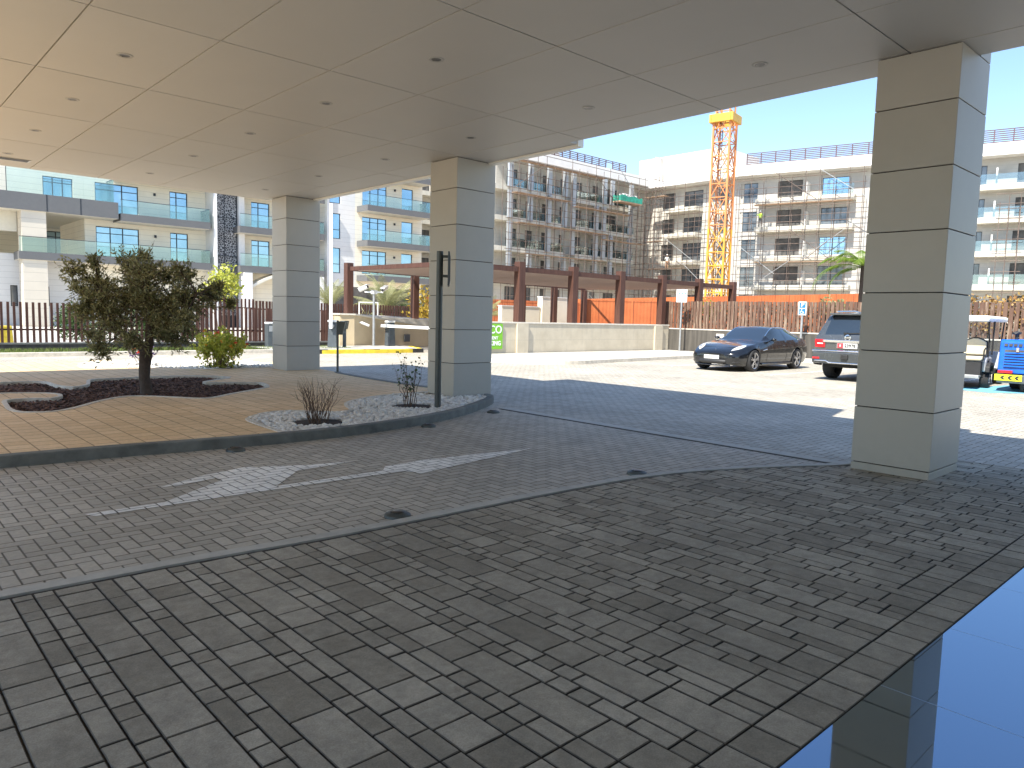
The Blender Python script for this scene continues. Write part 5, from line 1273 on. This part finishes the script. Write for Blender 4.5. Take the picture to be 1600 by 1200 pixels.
def shrub(name, label, loc, n, h, w, matn, Lf, Wf, cat='shrub', leaves=18, stems='twig', fl=(), lean=.5, group=None, seed=1, r0=.008, base=.05):
    random.seed(seed); th = thing(name, label, cat, loc, 0, group); tw = MB(); lf = MB(); tips = []
    for k in range(n):
        a = rnd(0, 6.28); e = Vector((math.cos(a) * w * rnd(.1, 1), math.sin(a) * w * rnd(.1, 1), h * rnd(.55, 1)))
        b = bend((e.x * base * 8 * rnd(.3, 1) + rnd(-.05, .05), e.y * base * 8 * rnd(.3, 1) + rnd(-.05, .05), -.02), e, .05, 5, .04); tw.path(b, [r0, r0 * .85, r0 * .7, r0 * .55, r0 * .4, r0 * .25], 5); tips.append(e)
        for q in range(2):
            s = b[random.randint(2, 4)]; e2 = s + Vector((rnd(-1, 1) * w * .4, rnd(-1, 1) * w * .4, rnd(.15, .4) * h)); tw.path(bend(s, e2, 0, 3), [r0 * .4, r0 * .35, r0 * .25, r0 * .15], 4); tips.append(e2)
            for z in range(leaves): leaf(lf, s.lerp(e2, rnd(.1, 1)) + rdir() * .03, rdir(.3), rnd(.7, 1.2) * Lf, rnd(.8, 1.2) * Wf)
        for z in range(leaves): leaf(lf, b[random.randint(0, 5)] + rdir() * .06, rdir(.3), rnd(.7, 1.2) * Lf, rnd(.8, 1.2) * Wf)
    tw.build('stems', M[stems], th, smooth=2)
    if leaves: lf.build('foliage', M[matn], th)
    for i, (mt, cnt) in enumerate(fl):
        for k in range(cnt):
            p = random.choice(tips) + rdir() * .04; g = MB()
            for q in range(9): leaf(g, p, rdir(.4), rnd(.04, .065), .026)
            g.build('flower', M[mt], th)
    return th
shrub('flowering_shrub', 'yellow green flowering shrub with red and orange blooms beside the farthest column', (6.95, 18.15, .11), 44, .84, .68, 'lime', .085, .03, 'shrub', 20, 'twig', (('redflower', 10), ('orangeflower', 14)), seed=4, base=.09)
shrub('flowering_shrub', 'small sparse plant with purple leaves and red blooms behind the olive trunk', (5.6, 19.5, .11), 9, .42, .45, 'purpleflower', .06, .016, 'shrub', 12, 'twig', (('redflower', 5),), seed=6)
shrub('bare_shrub', 'leafless shrub of thin brown stems in the nearer soil circle', (4.63, 8.76, .08), 34, .62, .36, 'darkleaf', .03, .01, 'shrub', 0, 'twig', (), seed=8, r0=.006)
shrub('sparse_shrub', 'sparse shrub with a few dark leaves in the soil circle by the tall pole', (6.62, 9.52, .08), 13, .78, .30, 'darkleaf', .05, .016, 'shrub', 3, 'twig', (), seed=9, r0=.006)

def frond(g, gl, base, d, L, droop, lw, ll, n=34, vshape=.5):
    d = Vector(d).normalized(); pts = []; h = Vector((d.x, d.y, 0)); h = h.normalized() if h.length > .01 else RV; el = math.asin(d.z); p = Vector(base)
    for k in range(n + 1):
        pts.append(p.copy()); t_ = k / n; e = el - droop * t_ ** 1.3; p = p + (h * math.cos(e) + UZ * math.sin(e)) * L / n
    g.path(pts[::3] + [pts[-1]], [.02 * (1 - .8 * i / (len(pts) // 3 + 2)) for i in range(len(pts[::3]) + 1)], 5)
    sd = h.cross(UZ)
    for k in range(3, n):
        t_ = k / n; l = ll * math.sin(PI * min(1, .12 + t_ * .9)) ** .6
        for s in (-1, 1):
            tan = (pts[k + 1] - pts[k]).normalized(); dd = (sd * s * .9 + tan * .75 + UZ * (-.55 + rnd(-.2, .2)) * vshape).normalized(); q = pts[k] + dd * l * .6 - UZ * .02; e = pts[k] + dd * l - UZ * l * .28; w = tan * lw
            gl.add([pts[k] - w, pts[k] + w, q + w * .8, e, q - w * .8], [(0, 1, 2, 3, 4)])
def palm(label, loc, h, nf, L, matn, seed, r=.14, el=(.2, 1.3), droop=(1.2, 2.2), name='palm_tree', lw=.016, ll=.55, group=None, extra=(), n=40):
    random.seed(seed); th = thing(name, label, 'palm', loc, 0, group); g = MB()
    g.path([(0, 0, -.1), (.03, .02, h * .4), (0, 0, h)], [r * 1.25, r, r * .85], 12); g.build('trunk', M['trunk'], th, smooth=2)
    gs = MB(); gl = MB()
    for k in range(nf):
        a = 2 * PI * k / nf * 1.618 * 2; e = rnd(*el); frond(gs, gl, (0, 0, h - .05), (math.cos(a) * math.cos(e), math.sin(a) * math.cos(e), math.sin(e)), L * rnd(.8, 1.1), rnd(*droop), lw, ll, n)
    for d, l, dr in extra: frond(gs, gl, (0, 0, h - .1), d, l, dr, lw, ll, n)
    gs.build('frond_stems', M['palm' if matn == 'palm' else 'drypalm'], th, smooth=2); gl.build('fronds', M[matn], th); return th
lf_ = -RV
palm('bright green arching palm above the slat fence beside the right column', (33.6, 13.6, 0), 4.15, 12, 1.7, 'palm', 3, .10, (.4, 1.4), (1.4, 2.3), ll=.42, lw=.010, n=46, extra=((lf_ + UZ * .35, 2.9, 1.9), (lf_ + UZ * .9, 2.3, 1.7), (lf_ + UZ * .15 + FV * .3, 2.2, 2.2), (lf_ * .5 + UZ, 1.7, 1.5)))
palm('pale dry date palm under the left end of the pergola', (24.0, 37.0, 0), 1.7, 26, 2.5, 'drypalm', 5, .24, (.5, 1.45), (.5, 1.3), lw=.009, ll=.5, n=60)
palm('slim pale palm in front of the white block, left of the pergola', (20.6, 37.6, 0), 1.9, 18, 2.0, 'drypalm', 7, .14, (.7, 1.45), (.4, 1.0), lw=.008, ll=.4, n=55)
palm('pale palm behind the pergola, right of the middle column', (30.2, 35.5, 0), 1.4, 22, 2.1, 'drypalm', 9, .2, (.5, 1.45), (.5, 1.2), lw=.008, ll=.45, n=55)
def bush(label, loc, w, h, matn, n, Lf, Wf, seed, name='bush', group=None, d=None, trunk=0, cat='bush'):
    random.seed(seed); th = thing(name, label, cat, loc, 0, group); lf = MB(); tw = MB(); d = d or w
    cl = [(rnd(-w, w) * .7, rnd(-d, d) * .7, trunk + h * rnd(.2, .8), rnd(.25, .5) * h) for _ in range(9)]
    for c in cl:
        tw.path(bend((c[0] * .2, c[1] * .2, -.02), c[:3], .05), [.03, .026, .02, .016, .012, .008], 5)
        for k in range(n // 9):
            p = Vector(c[:3]) + rdir() * c[3] * rnd(.2, 1) ** .6; p.z = max(.05, p.z); leaf(lf, p, rdir(.3), rnd(.7, 1.3) * Lf, rnd(.8, 1.2) * Wf)
    tw.build('stems', M['twig'], th, smooth=2); lf.build('foliage', M[matn], th); return th
bush('dark green bush behind the picket fence at far left', (8.6, 38.5, 0), 1.5, 1.5, 'darkleaf', 1800, .13, .05, 31)
bush('second dark green bush behind the olive tree and picket fence', (11.6, 37.5, 0), 1.6, 1.4, 'darkleaf', 1800, .13, .05, 32)
bush('young yellow green staked tree beyond the fence, left of the farthest column', (13.6, 35.0, 0), .75, 1.9, 'lime', 700, .17, .07, 33, name='young_tree', trunk=1.6, cat='tree')
bush('yellow croton shrub behind the pergola, left of the middle column', (22.6, 31.2, 0), .5, 2.6, 'croton', 900, .2, .06, 34)
bush('dark red leaved bush under the pale date palm', (25.6, 36.4, 0), 1.4, 2.3, 'darkleaf', 1200, .2, .08, 35)
bush('pale dry plant on the bank behind the sandy ramp wall', (18.8, 29.9, 0.3), .8, 1.1, 'drypalm', 250, .3, .03, 36)
hd = bush('tangle of dry orange and yellow creeper over the slat fence at the right', (30.2, 7.5, 1.2), .45, 1.6, 'dryleaf', 3200, .10, .045, 37, name='creeper_hedge', d=4.5, cat='hedge')
random.seed(44); hg = thing('hedge', 'dark leaf hedge added behind the sun bleached slat fence to darken its gaps', 'hedge', (30.35, 3.5, 0)); lf = MB(); tw = MB()  # leaf mass added as dark backing behind the fence gaps
for k in range(9000):
    p = Vector((rnd(-.45, .4), rnd(0, 17.2), rnd(.1, 2.32) - abs(rnd(-.1, .1)))); leaf(lf, p, rdir(.2), rnd(.10, .17), rnd(.04, .06))
for k in range(24): tw.path([(0, .4 + k * .7, -.02), (rnd(-.1, .1), .4 + k * .7, 1.1), (rnd(-.2, .2), .5 + k * .7, 2.0)], [.03, .02, .008], 5)
tw.build('stems', M['twig'], hg); lf.build('foliage', M['gapleaf'], hg)
bush('small dry creeper on the slat fence below the arching palm', (30.3, 13.2, 1.6), .35, 1.1, 'drypalm', 420, .14, .04, 38, name='creeper_hedge', d=.9, cat='hedge')
bush('small dry leafy creeper above the fence beside the pergola end', (30.5, 19.0, 1.6), .35, 1.0, 'lime', 260, .12, .05, 39, name='creeper_hedge', d=.9, cat='hedge')

# ------------------------------------------------------------------ two building workers
M['skin'] = basic('skin', (.30, .17, .11), .6, var=.05)
M['shirt'] = basic('pale work shirt', (.58, .58, .52), .85, var=.1)
M['vestgreen'] = basic('hi-vis vest', (.42, .62, .06), .7, var=.1)
M['trouser'] = basic('work trousers', (.08, .08, .07), .85, var=.15)
M['orangetrouser'] = basic('tan work trousers', (.34, .20, .12), .85, var=.15)
def person(label, loc, rz, shirt, trousers, arms, leg):
    th = thing('person', label, 'person', loc, rz)
    J = {'pel': (0, 0, .95, .135), 'chest': (0, .01, 1.30, .15), 'neck': (0, .01, 1.47, .06), 'head': (0, -.01, 1.60, .098), 'top': (0, -.01, 1.70, .085)}
    E_ = [('pel', 'chest'), ('chest', 'neck'), ('neck', 'head'), ('head', 'top')]
    for s, nm in ((-1, 'l'), (1, 'r')):
        J['hip' + nm] = (s * .10, 0, .88, .095); J['kn' + nm] = (s * .11, -.03 + leg * s, .48, .065); J['an' + nm] = (s * .12, .02 + leg * s * .6, .08, .048); J['to' + nm] = (s * .13, -.13 + leg * s * .6, .04, .042)
        J['sh' + nm] = (s * .19, .01, 1.40, .065); a = arms[0 if s < 0 else 1]; J['el' + nm] = (s * .26 + a[0][0], a[0][1], a[0][2], .045); J['wr' + nm] = (s * .27 + a[1][0], a[1][1], a[1][2], .033); J['ha' + nm] = (s * .27 + a[1][0] * 1.1, a[1][1] * 1.3, a[1][2] - .07, .04)
        E_ += [('pel', 'hip' + nm), ('hip' + nm, 'kn' + nm), ('kn' + nm, 'an' + nm), ('an' + nm, 'to' + nm), ('chest', 'sh' + nm), ('sh' + nm, 'el' + nm), ('el' + nm, 'wr' + nm), ('wr' + nm, 'ha' + nm)]
    ks = list(J); me = bpy.data.meshes.new('body'); me.from_pydata([J[k][:3] for k in ks], [(ks.index(a), ks.index(b)) for a, b in E_], [])
    o = bpy.data.objects.new('body', me); COL.objects.link(o)
    sk = o.modifiers.new('skin', 'SKIN'); sb = o.modifiers.new('sub', 'SUBSURF'); sb.levels = sb.render_levels = 1
    for i, k in enumerate(ks): me.skin_vertices[0].data[i].radius = (J[k][3], J[k][3])
    me.skin_vertices[0].data[0].use_root = True
    dg = bpy.context.evaluated_depsgraph_get(); m2 = bpy.data.meshes.new_from_object(o.evaluated_get(dg)); bpy.data.objects.remove(o)
    m2.materials.clear()
    for mt in (M['skin'], M[shirt], M[trousers], M['trimblack']): m2.materials.append(mt)
    for f in m2.polygons:
        c = f.center; f.use_smooth = True; r = abs(c.x)
        f.material_index = 3 if c.z < .1 else 2 if c.z < .96 and r < .22 else 1 if .96 <= c.z < 1.46 and r < .30 and (r < .22 or c.z > 1.1) else 0
    b = bpy.data.objects.new('body', m2); COL.objects.link(b); b.parent = th
    g = MB(); g.lathe([(.135, 1.655), (.125, 1.66), (.115, 1.70), (.08, 1.765), (.03, 1.785), (0, 1.787)], (0, -.01, 0), 'z', 16); g.build('safety_helmet', M['whitepaint'], th, smooth=True)
    return th
person('worker in white helmet and pale shirt on a plank left of the crane', (77.2, 55.3, 7.95), rad(-60), 'shirt', 'orangetrouser', (((0, -.1, 1.15), (.02, -.3, 1.2)), ((0, .0, 1.12), (.0, -.08, .9))), .06)
pw = CB.matrix_basis @ Vector((.95, -2.3, 12.38))
person('worker in a yellow green vest on a balcony right of the crane', tuple(pw), rad(-80), 'vestgreen', 'trouser', (((0, -.15, 1.2), (.0, -.36, 1.35)), ((0, -.05, 1.14), (.0, -.2, .98))), .05)
# ------------------------------------------------------------------ camera, light
cam = bpy.data.cameras.new('camera'); co = bpy.data.objects.new('camera', cam); COL.objects.link(co)
cam.sensor_fit = 'HORIZONTAL'; cam.sensor_width = 36; cam.lens = 1143 / 1600 * 36; cam.clip_start = .05; cam.clip_end = 2000
Rr = ((0.73513305, -0.67745719, 0.02512297), (-0.04435614, -0.08504567, -0.99538925), (0.6764702, 0.73062918, -0.09256927))  # right, down, forward
rt, dn, fw = (Vector(a).normalized() for a in Rr)
mw = Matrix((rt, -dn, -fw)).transposed().to_4x4(); mw.translation = (0, 0, 1.55); co.matrix_world = mw
SC.camera = co
EL, AZ = 52., (-.97, -.23)
s = bpy.data.lights.new('sun', 'SUN'); s.energy = SUN; s.angle = rad(.53); s.color = (1, .945, .84)
so = bpy.data.objects.new('sun', s); COL.objects.link(so)
h = math.hypot(*AZ); d = Vector((AZ[0] / h * math.cos(rad(EL)), AZ[1] / h * math.cos(rad(EL)), math.sin(rad(EL))))
so.rotation_euler = d.to_track_quat('Z', 'Y').to_euler(); so.location = d * 60
w = bpy.data.worlds.new('World'); SC.world = w; w.use_nodes = True; nt = w.node_tree
sky = nt.nodes.new('ShaderNodeTexSky'); sky.sky_type = 'NISHITA'; sky.sun_disc = False; sky.sun_elevation = rad(EL); sky.sun_rotation = math.atan2(d.x, d.y)
sky.air_density = 1.0; sky.dust_density = .3; sky.ozone_density = 2.8
bg = nt.nodes['Background']; nt.links.new(sky.outputs[0], bg.inputs[0]); bg.inputs[1].default_value = SKY
SC.view_settings.view_transform = 'Standard'; SC.view_settings.look = 'None'; SC.view_settings.exposure = EXPO; SC.view_settings.gamma = 1
SC.cycles.max_bounces = 10; SC.cycles.diffuse_bounces = 5; SC.cycles.transparent_max_bounces = 24
SC.cycles.use_denoising = True
